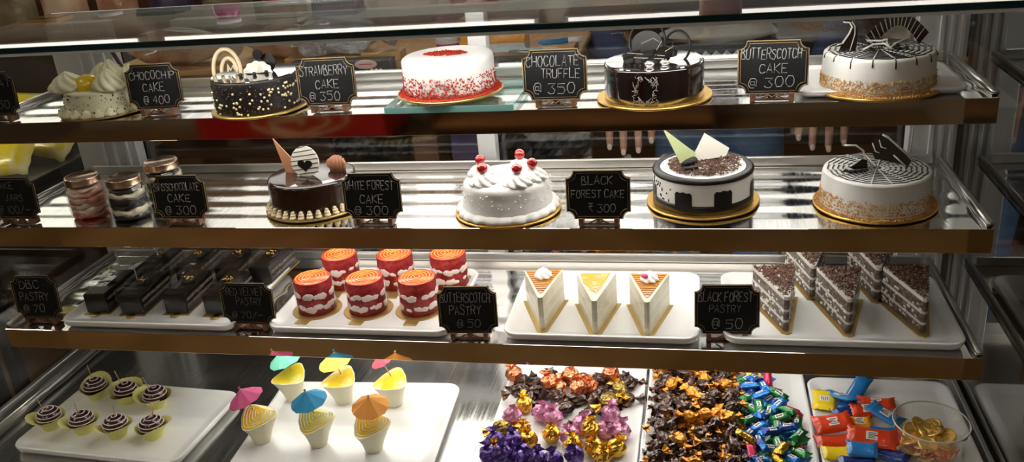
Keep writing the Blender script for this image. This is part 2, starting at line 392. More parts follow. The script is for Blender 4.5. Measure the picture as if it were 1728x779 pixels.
# ------------------------------------------------------------------ the display case
def case():
    t = thing('display_case', 'tall glass-fronted refrigerated cake display case with steel frame', 'display case', (-.52, 1.55, 0))
    ox, oy = -.52, 1.55
    def P(name, mb, m):
        o = mb.build(name, m, t); o.location = (-ox, -oy, 0); return o
    gx0, gx1 = -1.466, .412
    P('plinth', MB().box(gx0 - .02, gx1 + .02, 1.26, 1.86, .06, DK - .031, 0, .006).box(gx0 + .05, gx1 - .05, 1.33, 1.82, 0, .06), 'plinth_black')
    P('deck', MB().box(gx0 + .006, gx1 - .006, 1.232, 1.86, DK - .03, DK, 0, .002), 'deck_steel')
    P('deck_rail', MB().tube([(XL, 1.25, DK + .012), (XL, 1.79, DK + .012)], .008, 8).box(XL - .03, XL - .018, 1.25, 1.795, DK, DK + .03, 0, .002), 'rail_steel')
    P('deck_rail', MB().box(gx1 - .014, gx1 - .006, 1.25, 1.795, DK, DK + .022, 0, .002), 'rail_steel')
    P('front_lip', MB().box(gx0 - .02, gx1 + .02, 1.224, 1.232, DK - .06, DK + .002, 0, .001), 'lip_steel')
    for x in (gx0, gx1):
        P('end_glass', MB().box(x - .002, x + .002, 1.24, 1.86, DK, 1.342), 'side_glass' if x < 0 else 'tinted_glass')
        P('bottom_rail', MB().box(x - .012, x + .012, 1.236, 1.86, DK - .03, DK - .0005, 0, .002), 'dark_frame')
    # rear posts (ribbed aluminium) and the mullion between the two sliding doors
    for xa, xb, nm in ((-1.455, -1.306, 'corner_post'), (.320, .405, 'corner_post'), (-.512, -.474, 'centre_post')):
        b = MB().box(xa, xb, YB, YB + .03, DK, 1.342, 0, .002)
        if nm == 'corner_post':
            for k in range(3):
                w = (xb - xa); xx = xa + w * (.42 + .2 * k); b.box(xx, xx + .008, YB - .006, YB + .001, DK, 1.342, 0, .001)
        P(nm, b, 'post_aluminium')
    for xa, xb, y in ((-1.306, -.493, YB + .034), (-.493, .320, YB + .046)):
        d = P('sliding_door', MB().box(xa, xb, y, y + .005, DK + .02, 1.325), 'door_glass')
        f = MB().box(xa, xb, y - .004, y + .009, DK, DK + .025)
        fo = f.build('door_frame', 'rail_steel', d)
    # lid of the case: a glass sheet with a polished teal edge, carried on a channel with a lamp in it
    g = MB().box(gx0 - .03, gx1 + .03, 1.466, 1.880, 1.3445, 1.3535)
    P('top_glass', g, 'case_glass')
    P('glass_edge', MB().box(gx0 - .03, gx1 + .03, 1.460, 1.466, 1.3440, 1.3540, 0, .0012), 'teal_edge')
    P('edge_trim', MB().box(gx0 - .03, gx1 + .03, 1.462, 1.474, 1.3380, 1.3438, 0, .001), 'pale_edge')
    P('back_trim', MB().box(gx0 - .03, gx1 + .03, 1.881, 1.887, 1.3440, 1.3540, 0, .001), 'pale_edge')
    P('lamp_tube', MB().box(-1.02, .16, 1.4745, 1.4985, 1.3392, 1.3438, 0, .0008), 'led_top')
    P('lamp_tube', MB().box(-1.02, .16, 1.757, 1.775, 1.3335, 1.338, 0, .001), 'led_top')
    P('lamp_cover', MB().box(-1.12, .18, 1.750, 1.780, 1.3382, 1.3444, 0, .001).box(-1.12, .18, 1.750, 1.753, 1.330, 1.3382), 'pale_edge')
case()

SHN = (('highest steel shelf, holding the top row of cakes', 'top'), ('middle steel shelf, holding glass jars and four cakes', 'mid'), ('lowest of the three steel shelves, holding trays of small pastries', 'low'))
for (z, y, yb), (lab, _) in zip(SH, SHN):
    t = thing('display_shelf', lab, 'shelf', (-.52, 1.65, z), 0, 'shelves of the display case')
    def P(name, mb, m):
        o = mb.build(name, m, t); o.location = (.52, -1.65, -z); return o
    # sheet with shallow lengthwise ribs, added to band its reflections light and dark
    n = 240; pr = []
    for k in range(n + 1):
        yy = y + .0025 + (yb - .008 - y - .0025) * k / n; d = yy - y - .045
        pr.append((yy, z - .002 - (.0005 - .0005 * cos(2 * PI * d / .062) if d > 0 else 0)))
    m = MB(); m.add([(x, a, b) for a, b in pr for x in (XL, XR)], [(2 * k, 2 * k + 1, 2 * k + 3, 2 * k + 2) for k in range(n)], 0, True)
    m.add([(x, a, z - .006) for a in (pr[0][0], pr[-1][0]) for x in (XL, XR)], [(0, 1, 3, 2)])
    P('shelf_panel', m, 'shelf_steel')
    P('front_lip', MB().box(XL, XR, y, y + .0022, z - .041, z, 0, .0008), 'lip_steel')
    for x in (XL + .006, XR - .006):
        P('side_rail', MB().tube([(x, y + .004, z + .006), (x, yb - .01, z + .006)], .006, 8).box(x - .004, x + .004, y + .004, yb - .01, z - .0019, z + .004), 'rail_steel')
    P('back_rail', MB().box(XL + .02, XR - .02, yb - .016, yb - .009, z - .002, z + .016, 0, .002), 'rail_steel')
    for k, (ya, w) in enumerate(((y + .012, .022), (y + .12, .024), (y + .225, .024))):
        P('lamp_tube', MB().box(-1.0 + .03 * k, .13, ya, ya + w, z - .019, z - .0065, 0, .002), 'led')

# ------------------------------------------------------------------ trays
def rrect(hx, hy, r, n=7):
    out = []
    for cx, cy, a0 in ((hx - r, hy - r, 0), (-hx + r, hy - r, PI / 2), (-hx + r, -hy + r, PI), (hx - r, -hy + r, 1.5 * PI)):
        out += [(cx + r * cos(a0 + PI / 2 * k / n), cy + r * sin(a0 + PI / 2 * k / n)) for k in range(n + 1)]
    return out
def tray(label, x0, x1, y0, y1, z, rz=0., rim=.018, group='white serving trays', r=.028):
    hx, hy = (x1 - x0) / 2, (y1 - y0) / 2
    t = thing('serving_tray', label, 'tray', ((x0 + x1) / 2, (y0 + y1) / 2, z), rz, group)
    rings = [(.012, .0), (.003, .006), (.0, rim - .002), (.0015, rim), (.006, rim - .001), (.016, .012), (.026, .0105)]
    vs = []; N = None
    for d, zz in rings:
        o = rrect(hx - d, hy - d, max(.006, r - d)); N = len(o); vs += [(a, b, zz) for a, b in o]
    fs = [tuple(range(N))[::-1]]
    for i in range(len(rings) - 1):
        for k in range(N): fs.append((i * N + k, i * N + (k + 1) % N, (i + 1) * N + (k + 1) % N, (i + 1) * N + k))
    top = tuple((len(rings) - 1) * N + k for k in range(N))
    m = MB().add(vs, fs, 0, True).add([vs[i] for i in top], [tuple(range(N))], 0)
    m.build('tray_body', 'tray_white', t)
    # moulded foot ring underneath
    return t
TZ = .0105
tray('white tray under the seven chocolate cups in yellow paper cases', -1.352, -.985, 1.262, 1.500, DK, rad(-3))
tray('white tray carrying six mousse cups with paper parasols', -.897, -.520, 1.250, 1.545, DK, rad(3))
tray('white tray of loosely scattered pink, gold and purple wrapped sweets', -.437, -.163, 1.245, 1.68, DK)
tray('white tray heaped with brown-orange and bright blue-green wrapped sweets', -.158, .135, 1.245, 1.68, DK)
tray('white tray holding flat foil packs and the tub of gold coins', .139, .391, 1.245, 1.625, DK)
tray('white tray under the dark chocolate bar pastries', -1.310, -.928, 1.430, 1.715, S3, rad(0))
tray('white tray under the red layered cylinder pastries', -.862, -.502, 1.430, 1.695, S3)
tray('white tray under three pale butterscotch cake slices', -.405, -.060, 1.430, 1.692, S3)
tray('white tray under the brown and white layered cake slices', -.022, .362, 1.436, 1.695, S3)
tray('small white tray half hidden under the spider-web cake on the top shelf', .090, .345, 1.535, 1.72, S1, 0, .012, 'white serving trays', .02)

# ------------------------------------------------------------------ chalkboard price tags
def tag_outline(hw, hh, r, n=6):
    out = []
    for sx, sy, a0 in ((1, 1, PI), (-1, 1, 1.5 * PI), (-1, -1, 0), (1, -1, .5 * PI)):
        cx, cy = sx * hw, sy * hh
        s = r * .35
        arc = [(cx + r * cos(a0 + PI / 2 * k / n), cy + r * sin(a0 + PI / 2 * k / n)) for k in range(n + 1)]
        arc = arc[::-1]
        # small square shoulder either side of the concave corner
        out += arc
    return out
def price_tag(label, x, y, z, lines, rz=0., w=.108, h=.084, lean=rad(6), chalk='chalk', faint=()):
    y = max(y, {S1: 1.516, S2: 1.459, S3: 1.424}[z] + .013)
    t = thing('price_tag', label, 'price tag', (x, y, z), rz, 'chalkboard price tags')
    R = Matrix.Translation((0, 0, .012)) @ Matrix.Rotation(-lean, 4, 'X') @ Matrix.Translation((0, 0, h / 2)) @ Matrix.Rotation(PI / 2, 4, 'X')
    m = MB(); m.T = R; m.prism(tag_outline(w / 2, h / 2, .013), -.0025, 0); m.build('plaque', 'chalkboard', t)
    m = MB(); m.T = R
    m.tube([(a, b, .0003) for a, b in tag_outline(w / 2 - .0007, h / 2 - .0007, .0135)], .0008, 4, closed=True)
    m.tube([(a, b, .0003) for a, b in tag_outline(w / 2 - .0045, h / 2 - .0045, .0135)], .0004, 4, closed=True)
    m.build('gilt_border', 'gold_line', t)
    rng = random.Random(hash(label) % 999 if False else sum(map(ord, label)))
    A = MB(); A.T = R; F = MB(); F.T = R
    for i, (tx, cx, cy, hh, ww) in enumerate(lines):
        M = F if i in faint else A
        for pl in strokes(tx, cx * w, cy * h, hh * h, ww * w if ww else None, .12, rng):
            M.tube([(a, b, .0004) for a, b in pl], .00062, 4)
    if A.v: A.build('lettering', chalk, t)
    if F.v: F.build('lettering', 'chalk_faint', t)
    s = MB().box(-.030, .030, .002, .014, .0, .004, 0, .001).box(-.034, -.026, -.004, .018, 0, .014, 0, .001).box(.026, .034, -.004, .018, 0, .014, 0, .001)
    s.tube([(-.018, 0, .003), (-.006, -.002, .011), (0, -.001, .006), (.006, -.002, .011), (.018, 0, .003)], .0017, 5)
    s.box(-.006, .006, .006, .012, .004, .05, 0, .001)
    s.build('stand', 'tag_wood', t)
    return t
TG = '%s'
price_tag('black chalkboard price tag cut off by the left edge of the top shelf', -1.3917, 1.5293, S1, [('MALAI', .05, .24, .18, .7), ('@ 350', .05, -.25, .17, .6)], chalk='chalk_faint')
price_tag('chalkboard price tag lettered CHOCOCHIP CAKE @ 400', -1.0527, 1.5454, S1, [('CHOCOCHIP', 0, .25, .17, .85), ('CAKE', 0, -.02, .18, .42), ('@ 400', .02, -.29, .17, .5)], rad(4))
price_tag('chalkboard price tag lettered STRAWBERRY CAKE @ 350', -0.706, 1.5352, S1, [('STRAWBERRY', -.02, .24, .20, .84), ('CAKE', .02, -.04, .18, .42), ('@ 350', -.04, -.30, .18, .55)], rad(2))
price_tag('chalkboard price tag lettered CHOCOLATE TRUFFLE @ 350', -0.2973, 1.529, S1, [('CHOCOLATE', -.02, .27, .20, .84), ('TRUFFLE', .1, .02, .18, .62), ('@ 350', .0, -.27, .20, .68)], 0)
price_tag('chalkboard price tag lettered BUTTERSCOTCH CAKE @ 300, on the top shelf', 0.0512, 1.529, S1, [('BUTTERSCOTCH', -.02, .25, .19, .86), ('CAKE', .02, -.02, .18, .42), ('@ 300', .0, -.28, .19, .68)], rad(-3))
price_tag('chalkboard price tag lettered CAKE JARS @ 100/-', -1.3631, 1.4713, S2, [('CAKE', -.14, .30, .15, .4), ('JARS', .02, .02, .16, .4), ('@ 100/-', -.02, -.27, .17, .7)], rad(-2), chalk='chalk_faint')
price_tag('chalkboard price tag lettered SWISS CHOCOLATE CAKE @ 300', -1.0049, 1.4708, S2, [('SWISSCHOCOLATE', -.02, .24, .17, .86), ('CAKE', 0, -.02, .17, .44), ('@ 300', 0, -.30, .18, .6)], rad(2))
price_tag('chalkboard price tag lettered WHITE FOREST CAKE @ 300', -0.6269, 1.4669, S2, [('WHITE FOREST', -.02, .24, .19, .84), ('CAKE', 0, -.06, .18, .42), ('@ 300', -.02, -.31, .18, .6)], rad(1))
price_tag('chalkboard price tag faintly lettered BLACK FOREST CAKE ₹ 300', -0.227, 1.4684, S2, [('BLACK', 0, .30, .17, .5), ('FOREST CAKE', 0, .02, .15, .84), ('₹ 300', .06, -.27, .16, .45)], 0, chalk='chalk_faint')
price_tag('square chalkboard price tag lettered DBC PASTRY @ 70', -1.3635, 1.4503, S3, [('DBC', -.08, .30, .19, .46), ('PASTRY', -.03, .02, .18, .66), ('@ 70', -.08, -.26, .18, .5)], rad(3), w=.100, h=.092)
price_tag('chalkboard price tag lettered RED VELVET PASTRY @ 70/-', -0.9, 1.4495, S3, [('RED VELVET', -.02, .30, .18, .72), ('PASTRY', .04, .06, .17, .5), ('@ 70/-', -.02, -.27, .17, .6)], 0, chalk='chalk_faint')
price_tag('chalkboard price tag lettered BUTTERSCOTCH PASTRY @ 50', -0.4653, 1.4379, S3, [('BUTTERSCOTCH', -.02, .26, .19, .85), ('PASTRY', -.03, 0, .19, .55), ('@ 50', .02, -.28, .18, .42)], rad(3), h=.090, faint=(2,))
price_tag('chalkboard price tag lettered BLACK FOREST PASTRY @ 50', -.015, 1.46, S3, [('BLACK FOREST', -.02, .26, .19, .84), ('PASTRY', -.02, .02, .15, .5), ('@ 50', .02, -.28, .19, .5)], rad(2), h=.090, faint=(1,))
# ------------------------------------------------------------------ whole cakes
def board(t, R, m='gold_board', z=0., tab=None):
    b = MB().lathe([(R - .001, z), (R, z + .001), (R, z + .003), (R - .001, z + .004), (.0001, z + .004)], 64, smooth=False)
    b.build('cake_board', m, t)
BZ = .004
def body(t, R, H, m, edge=.006, taper=0., ridges=0, name='cake_body', rz=.0006):
    p = [(R + taper, BZ)]
    if ridges:
        for k in range(ridges * 2 + 1):
            f = k / (ridges * 2); p.append((R + taper * (1 - f) + (rz if k % 2 else -rz), BZ + .001 + (H - edge - .002) * f))
    else:
        for k in range(1, 5): f = k / 5; p.append((R + taper * (1 - f), BZ + (H - edge) * f))
    for k in range(5): a = PI / 2 * k / 4; p.append((R - edge + edge * cos(a), BZ + H - edge + edge * sin(a)))
    p += [(R * .6, BZ + H), (.0001, BZ + H)]
    MB().lathe(p, 72).build(name, m, t)
def crumbs(t, R, n, zfun, r0, r1, m, name, seed, amin=0, amax=2 * PI, boardn=0, boardR=0):
    rng = random.Random(seed); b = MB()
    for k in range(n):
        a = rng.uniform(amin, amax); z = zfun(rng); b.bit(((R + .0004) * cos(a), (R + .0004) * sin(a), BZ + z), rng.uniform(r0, r1), 0, rng)
    for k in range(boardn):
        a = rng.uniform(0, 2 * PI); q = rng.uniform(R, boardR); b.bit((q * cos(a), q * sin(a), BZ + .0008), rng.uniform(r0, r1), 0, rng)
    return b.build(name, m, t)
def sheet(pts, th, place):
    """thin chocolate shape: outline in its own plane, given thickness, put in place by a matrix"""
    m = MB(); m.T = place; m.prism(pts, -th / 2, th / 2); return m
def up(loc, yaw=0., lean=0., roll=0.):
    """stand an x-y outline upright at loc, facing the front, leaning back"""
    return Matrix.Translation(Vector(loc)) @ Matrix.Rotation(yaw, 4, 'Z') @ Matrix.Rotation(-lean, 4, 'X') @ Matrix.Rotation(PI / 2, 4, 'X') @ Matrix.Rotation(roll, 4, 'Z')

# 1. pale green cake with tall whipped swirls
def cake_pista():
    t = thing('whipped_cream_cake', 'pale pistachio cream cake with tall whipped swirls and yellow glaze', 'cake', (-1.2011, 1.5982, S1), 0, 'whole cakes')
    board(t, .084, 'gold_card')
    body(t, .070, .046, 'cream_pale_green', .006, .002, 6, rz=.0011)
    b = MB()
    for k in range(22):
        a = 2 * PI * k / 22; b.at((.075 * cos(a), .075 * sin(a), BZ), (0, 0, a)); b.swirl((0, 0, 0), .0115, .016, 0, 6, 1.0, 18)
    b.reset(); b.build('piped_border', 'cream_pale_green', t)
    spots = ((-.046, -.030, .0, .034, .036), (.043, -.034, .1, .027, .040), (.022, .012, 0, .029, .048), (.060, .006, .2, .025, .040), (-.02, .045, 0, .028, .036))
    for x, y, tl, R, H in spots:
        MB().swirl((0, 0, 0), R, H, 0, 8, 1.4, 48, Matrix.Rotation(tl, 4, 'Y')).build('cream_swirl', 'cream_pale_green', t, (x, y, BZ + .045))
    MB().blob((0, 0, 0), (.024, .020, .022), .10, 3, 20, 12).build('yellow_glaze', 'yellow_glaze', t, (-.001, -.030, BZ + .052))
    st = MB(); st.at((.045, .03, BZ + .05), (rad(12), rad(-14), 0)); st.box(-.004, .004, -.002, .002, 0, .075, 0, .001); st.build('chocolate_stick', 'choc_purple', t)
    rng = random.Random(4); b = MB()
    for k in range(150):
        a = rng.uniform(0, 2 * PI); z = rng.uniform(.004, .045); R = .0715 + (.012 if z < .014 else 0)
        b.bit((R * cos(a), R * sin(a), BZ + z), rng.uniform(.0009, .0022), 0, rng)
    for x, y, tl, R, H in spots:
        for k in range(12):
            a = rng.uniform(0, 2 * PI); f = rng.uniform(.25, .8); q = R * (1.02 - f * .85); b.bit((x + q * cos(a), y + q * sin(a), BZ + .045 + H * f), rng.uniform(.0008, .0017), 0, rng)
    b.build('chocolate_chips', 'choc_dark', t)
cake_pista()

# 2. dark cake rolled in chips
def cake_chip():
    t = thing('chocolate_chip_cake', 'black mirror-topped cake with cream-coloured pearls stuck round its side', 'cake', (-0.8636, 1.5838, S1), 0, 'whole cakes')
    board(t, .0895, 'gold_card'); R = .080; H = .060
    body(t, R, H, ['choc_matte'], .004)
    MB().lathe([(R - .0015, 0), (R - .002, .0012), (.0001, .0012)], 72, smooth=False).build('mirror_glaze', 'choc_mirror', t, (0, 0, BZ + H))
    rng = random.Random(11); b = MB(); c = MB()
    for k in range(420):
        a = rng.uniform(0, 2 * PI); z = rng.uniform(.001, .053) ; c.bit((R * cos(a), R * sin(a), BZ + z), rng.uniform(.0012, .0026), 0, rng)
    for k in range(190):
        a = rng.uniform(-PI, PI); z = .040 * rng.random() ** 1.2
        dense = -1.1 < a < .2
        if dense: z = .049 * rng.random()
        elif rng.random() < .35: continue
        b.blob(((R + .001) * cos(a), (R + .001) * sin(a), BZ + .002 + z), (.0023, .0023, .0023), 0, 0, 7, 5)
    c.build('chocolate_crumbs', 'choc_matte', t); b.build('sugar_pearls', 'pearl', t)
    top = BZ + H + .001
    m = MB(); m.T = up((-.052, -.004, top), rad(8), rad(8))
    m.tube([(.026 * cos(a) * (1 if a < PI / 2 else 1.0), .004 + .042 * sin(a), 0) for a in [PI * k / 16 for k in range(-1, 18)]], .0038, 8)
    m.tube([(.004 + .015 * cos(a), .003 + .026 * sin(a), -.001) for a in [PI * k / 14 for k in range(0, 15)]], .0036, 8)
    m.tube([(.002, .004, 0), (.003, .018, 0), (.007, .006, 0), (.013, .016, 0), (.016, .004, 0)], .0025, 6)
    m.build('white_chocolate_loop', 'choc_biscuit', t)
    m = MB(); m.T = up((-.002, .016, top + .0), rad(10), rad(12)); m.prism(fan(20, .020), -.0015, .0015)
    m.T = m.T @ Matrix.Translation((-.0, .0, 0)); m.T = up((.003, .018, top + .030), rad(-10), rad(5)); m.prism(fan(16, .010), -.002, .002); m.T = up((.021, .018, top + .014), rad(-15), rad(12)); m.prism(fan(20, .017), -.0015, .0015)
    m.build('dark_chocolate_disc', 'choc_dark', t)
    def shell(a, r, z): return (r * (1 + .10 * cos(11 * a)), z)
    m = MB(); m.T = up((.008, -.004, top), 0, rad(16))
    rim = [(.028 * (1 + .05 * cos(11 * a)) * cos(a), .022 * (1 + .05 * cos(11 * a)) * sin(a), .0) for a in [PI * k / 33 for k in range(34)]]
    rim2 = [(x * .55, y * .75, .006 + .003 * (k % 2)) for k, (x, y, z) in enumerate(rim)]; N = len(rim)
    m.add(rim + rim2 + [(0, 0, .004), (0, 0, -.004)] + [(x, y, -.004) for x, y, z in rim], [(i, i + 1, N + i + 1, N + i) for i in range(N - 1)] + [(N + i, N + i + 1, 2 * N) for i in range(N - 1)] + [(i + 1, i, 2 * N + 2 + i, 2 * N + 3 + i) for i in range(N - 1)] + [(2 * N + 3 + i, 2 * N + 2 + i, 2 * N + 1) for i in range(N - 1)], 0, False)
    m.build('white_chocolate_shell', 'choc_white', t)
    m = MB()
    for x, y in ((-.012, -.03), (.012, -.024), (.030, -.012)): m.blob((x, y, top + .003), (.004, .004, .004), 0, 0, 8, 6)
    m.build('chocolate_beads', 'choc_dark', t)
cake_chip()

# 3. smooth white cake with red crumbs
def cake_red():
    t = thing('red_velvet_cake', 'smooth white cake with red crumbs on top and round its base', 'cake', (-0.4995, 1.6052, S1 + .014), 0, 'whole cakes')
    board(t, .0955, 'gold_card'); R = .082; H = .063
    body(t, R, H, 'cream_smooth', .008)
    crumbs(t, R, 3600, lambda r: .0003 + .036 * r.random() ** 4.2, .0008, .0021, 'red_crumb', 'base_crumbs', 3, boardn=1500, boardR=.093)
    rng = random.Random(8); b = MB()
    for k in range(420):
        a = rng.uniform(0, 2 * PI); q = rng.random() ** .5
        b.bit((-.004 + .040 * q * cos(a), .004 + .019 * q * sin(a), BZ + H + .0006 + .005 * (1 - q) * rng.random()), rng.uniform(.0009, .0026), 0, rng)
    b.build('top_crumbs', 'red_crumb', t)
cake_red()
t = tag(MB().at((0, 0, 0)).box(-.115, .115, -.085, .10, 0, .012, 0, .001).build('glass_stand', ['slab_glass', 'slab_edge'], None, (-.482, 1.600, S1 - .0014)), 'clear square glass slab with green edges under the white cake', 'glass stand')
for p in t.data.polygons: p.material_index = 0 if abs(p.normal.z) > .9 else 1

# 4. black truffle cake
def cake_truffle():
    t = thing('chocolate_truffle_cake', 'glossy black truffle cake with dark chocolate rings and a scratched square transfer', 'cake', (-0.1368, 1.5824, S1), 0, 'whole cakes')
    board(t, .0965); R = .083; H = .057
    body(t, R, H, 'choc_gloss', .004)
    MB().lathe([(R - .003, 0), (R - .0035, .0012), (.0001, .0012)], 72, smooth=False).build('mirror_glaze', 'choc_mirror', t, (0, 0, BZ + H))
    # scratched transfer square wrapped on the side
    rng = random.Random(2); b = MB(); a0, a1 = rad(-112), rad(-82)
    for k in range(110):
        u = rng.random(); v = rng.random(); du, dv = rng.uniform(-.3, .3), rng.uniform(-.35, .35)
        pts = []
        for q in range(5):
            uu, vv = u + du * q / 4, v + dv * q / 4
            if (uu - .5) ** 2 / .07 + (vv - .47) ** 2 / .11 < 1 or not (0 <= uu <= 1 and 0 <= vv <= 1): continue
            a = a0 + (a1 - a0) * uu; pts.append(((R + .0006) * cos(a), (R + .0006) * sin(a), BZ + .003 + .047 * vv))
        if len(pts) > 1: b.tube(pts, rng.uniform(.0002, .0005), 4)
    b.build('transfer_pattern', 'scratch_grey', t)
    top = BZ + H + .001
    m = MB(); m.T = up((-.012, .012, top + .004), rad(-8), rad(14))
    m.tube([(.030 * cos(a), .024 + .034 * sin(a), 0) for a in [2 * PI * k / 30 for k in range(30)]], .0022, 8, closed=True, flat=1.6)
    m.prism([(x * .98, y) for x, y in [(.027 * cos(a), .018 + .024 * sin(a)) for a in [2 * PI * k / 24 for k in range(24)]]], -.0012, .0008)
    m.T = up((.038, .000, top + .002), rad(-20), rad(10))
    m.tube([(.022 * cos(a), .018 + .026 * sin(a), 0) for a in [2 * PI * k / 26 for k in range(26)]], .002, 8, closed=True, flat=1.6)
    m.build('chocolate_ring', 'choc_dark', t)
    m = MB()
    for x, y, z, s, yaw in ((-.034, -.012, .008, .016, 10), (-.012, -.022, .010, .018, -20), (.012, -.016, .012, .018, 35), (.024, -.004, .012, .015, -10), (-.004, -.030, .006, .014, 15)):
        m.at((x, y, top + z), (rad(15), rad(-12), rad(yaw))); m.box(-s, s, -s * .6, s * .6, -.007, .007, 0, .003)
    m.reset(); m.build('truffle_pieces', 'choc_dark', t)
    m = MB()
    for p in (((-.042, -.02, top + .017), (.02, -.034, top + .013)), ((-.03, -.035, top + .012), (.018, -.038, top + .009)), ((.006, -.02, top + .02), (.014, -.006, top + .032)), ((.02, -.024, top + .018), (.034, -.012, top + .024)), ((-.02, -.004, top + .028), (.0, -.002, top + .036)), ((.0, -.002, top + .036), (.012, .0, top + .028))):
        m.tube(p, .0006, 4)
    m.build('piped_lines', 'scratch_grey', t)
    m = MB()
    for x, y in ((-.004, -.052), (.020, -.044)): m.blob((x, y, top + .004), (.008, .006, .0055), .12, 2, 14, 10)
    m.build('silvered_drop', 'silver_blob', t)
    m = MB()
    for k in range(4): m.blob((-.046 + .009 * k, -.038 - .003 * k, top + .001), (.0016 + .0004 * k, .0015, .0014), 0, 0, 8, 6)
    m.build('chocolate_dots', 'choc_dark', t)
cake_truffle()

def web(t, R, z, rings, rad_n, seed, r=.0011, white_spokes=0):
    rng = random.Random(seed); b = MB()
    for k in range(rings):
        q = R * (k + .6) / rings * .985
        b.tube([((q + .0012 * cos(2 * a * 8)) * cos(a), (q + .0012 * cos(2 * a * 8)) * sin(a), z) for a in [2 * PI * i / 64 for i in range(64)]], r, 5, closed=True, flat=.6)
    b.build('chocolate_web', 'choc_dark', t)
    b = MB()
    for k in range(rad_n):
        a = 2 * PI * (k + .3) / rad_n
        b.tube([(.008 * cos(a), .008 * sin(a), z + .0003), (R * .97 * cos(a), R * .97 * sin(a), z + .0003)], .0011, 5, flat=.7)
    b.build('feathered_lines', 'cream_smooth', t)

# 5. butterscotch, top shelf
def cake_butter_top():
    t = thing('butterscotch_cake', 'white cake with chocolate web and striped black curl, on the top shelf', 'cake', (0.2183, 1.5904, S1 + .003), 0, 'whole cakes')
    board(t, .099); R = .084; H = .057
    body(t, R, H, 'cream_smooth', .005, .003)
    web(t, R - .004, BZ + H + .0004, 9, 16, 5, .0019)
    rng = random.Random(3)
    for k in range(16):
        a = 2 * PI * (k + .3) / 16; l = rng.uniform(.004, .012)
        MB().tube([((R - .004) * cos(a), (R - .004) * sin(a), BZ + H), ((R - .0005) * cos(a), (R - .0005) * sin(a), BZ + H - .003), ((R + .001) * cos(a), (R + .001) * sin(a), BZ + H - .003 - l)], .0011, 5).build('chocolate_drip', 'choc_dark', t)
    crumbs(t, R + .002, 4200, lambda r: .0003 + .024 * r.random() ** 3.0, .0008, .0021, 'caramel_crumb', 'caramel_crumbs', 6, boardn=1100, boardR=.097)
    top = BZ + H
    # curved horn with a white edge
    m = MB(); m.T = up((-.052, -.012, top), rad(5), rad(4)) @ Matrix.Diagonal((1, .84, 1, 1))
    L = [(-.012, 0), (-.006, .016), (.004, .034), (.008, .046), (.004, .054), (-.006, .056)]; Rr = [(.014, 0), (.016, .016), (.016, .032), (.013, .048), (.007, .0565), (-.006, .059)]
    m.prism(L + Rr[::-1], -.0015, .0015); m.build('chocolate_horn', 'choc_gloss', t)
    m = MB(); m.T = up((-.052, -.012, top), rad(5), rad(4)) @ Matrix.Diagonal((1, .84, 1, 1))
    m.tube([(x - .0005, y, .001) for x, y in L[1:]], .0016, 6); m.tube([(x * .35 + a * .65, y * .35 + b * .65, .002) for (x, y), (a, b) in zip(L[:5], Rr[:5])], .0008, 5)
    m.build('white_edge', 'choc_white', t)
    # striped curl standing behind
    m = MB(); s = MB(); pl = up((.028, .018, top + .002), rad(-12), rad(6)) @ Matrix.Diagonal((1, .84, 1, 1)); m.T = pl; s.T = pl
    arc = [(-.046 + .092 * k / 14, .006 + .052 * sin(PI * (k + 1.2) / 17)) for k in range(15)]
    n = len(arc); out = [(x, y) for x, y in arc] + [(x * .72, max(.0, y - .022)) for x, y in arc[::-1]]
    for k in range(n - 1):
        q = [arc[k], arc[k + 1], (arc[k + 1][0] * .72, max(0, arc[k + 1][1] - .022)), (arc[k][0] * .72, max(0, arc[k][1] - .022))]
        m.add([(a, b, z) for z in (-.002, .002) for a, b in q], [(0, 1, 2, 3), (7, 6, 5, 4), (0, 4, 5, 1), (3, 2, 6, 7)])
        s.tube([(q[0][0], q[0][1], .0022), (q[3][0], q[3][1], .0022)], .0008, 4)
    m.build('chocolate_curl', 'choc_gloss', t); s.build('curl_stripes', 'scratch_grey', t)
    m = MB(); rng = random.Random(9)
    for k in range(26): m.bit((rng.uniform(-.03, .04), rng.uniform(-.02, .014), top + .003), rng.uniform(.002, .005), 0, rng)
    m.build('chocolate_flakes', 'choc_dark', t)
    m = MB()
    for p in (((-.028, -.02, .004), (-.012, -.012, .010), (.004, -.018, .012), (.012, -.03, .006)), ((.006, -.02, .016), (.010, -.026, .006), (.020, -.014, .010), (.04, .0, .014)), ((-.02, .0, .014), (.0, -.006, .014), (.008, -.016, .018))):
        m.tube([(a, b, top + c) for a, b, c in p], .0017, 6)
    m.build('white_chocolate_squiggle', 'choc_white', t)
cake_butter_top()

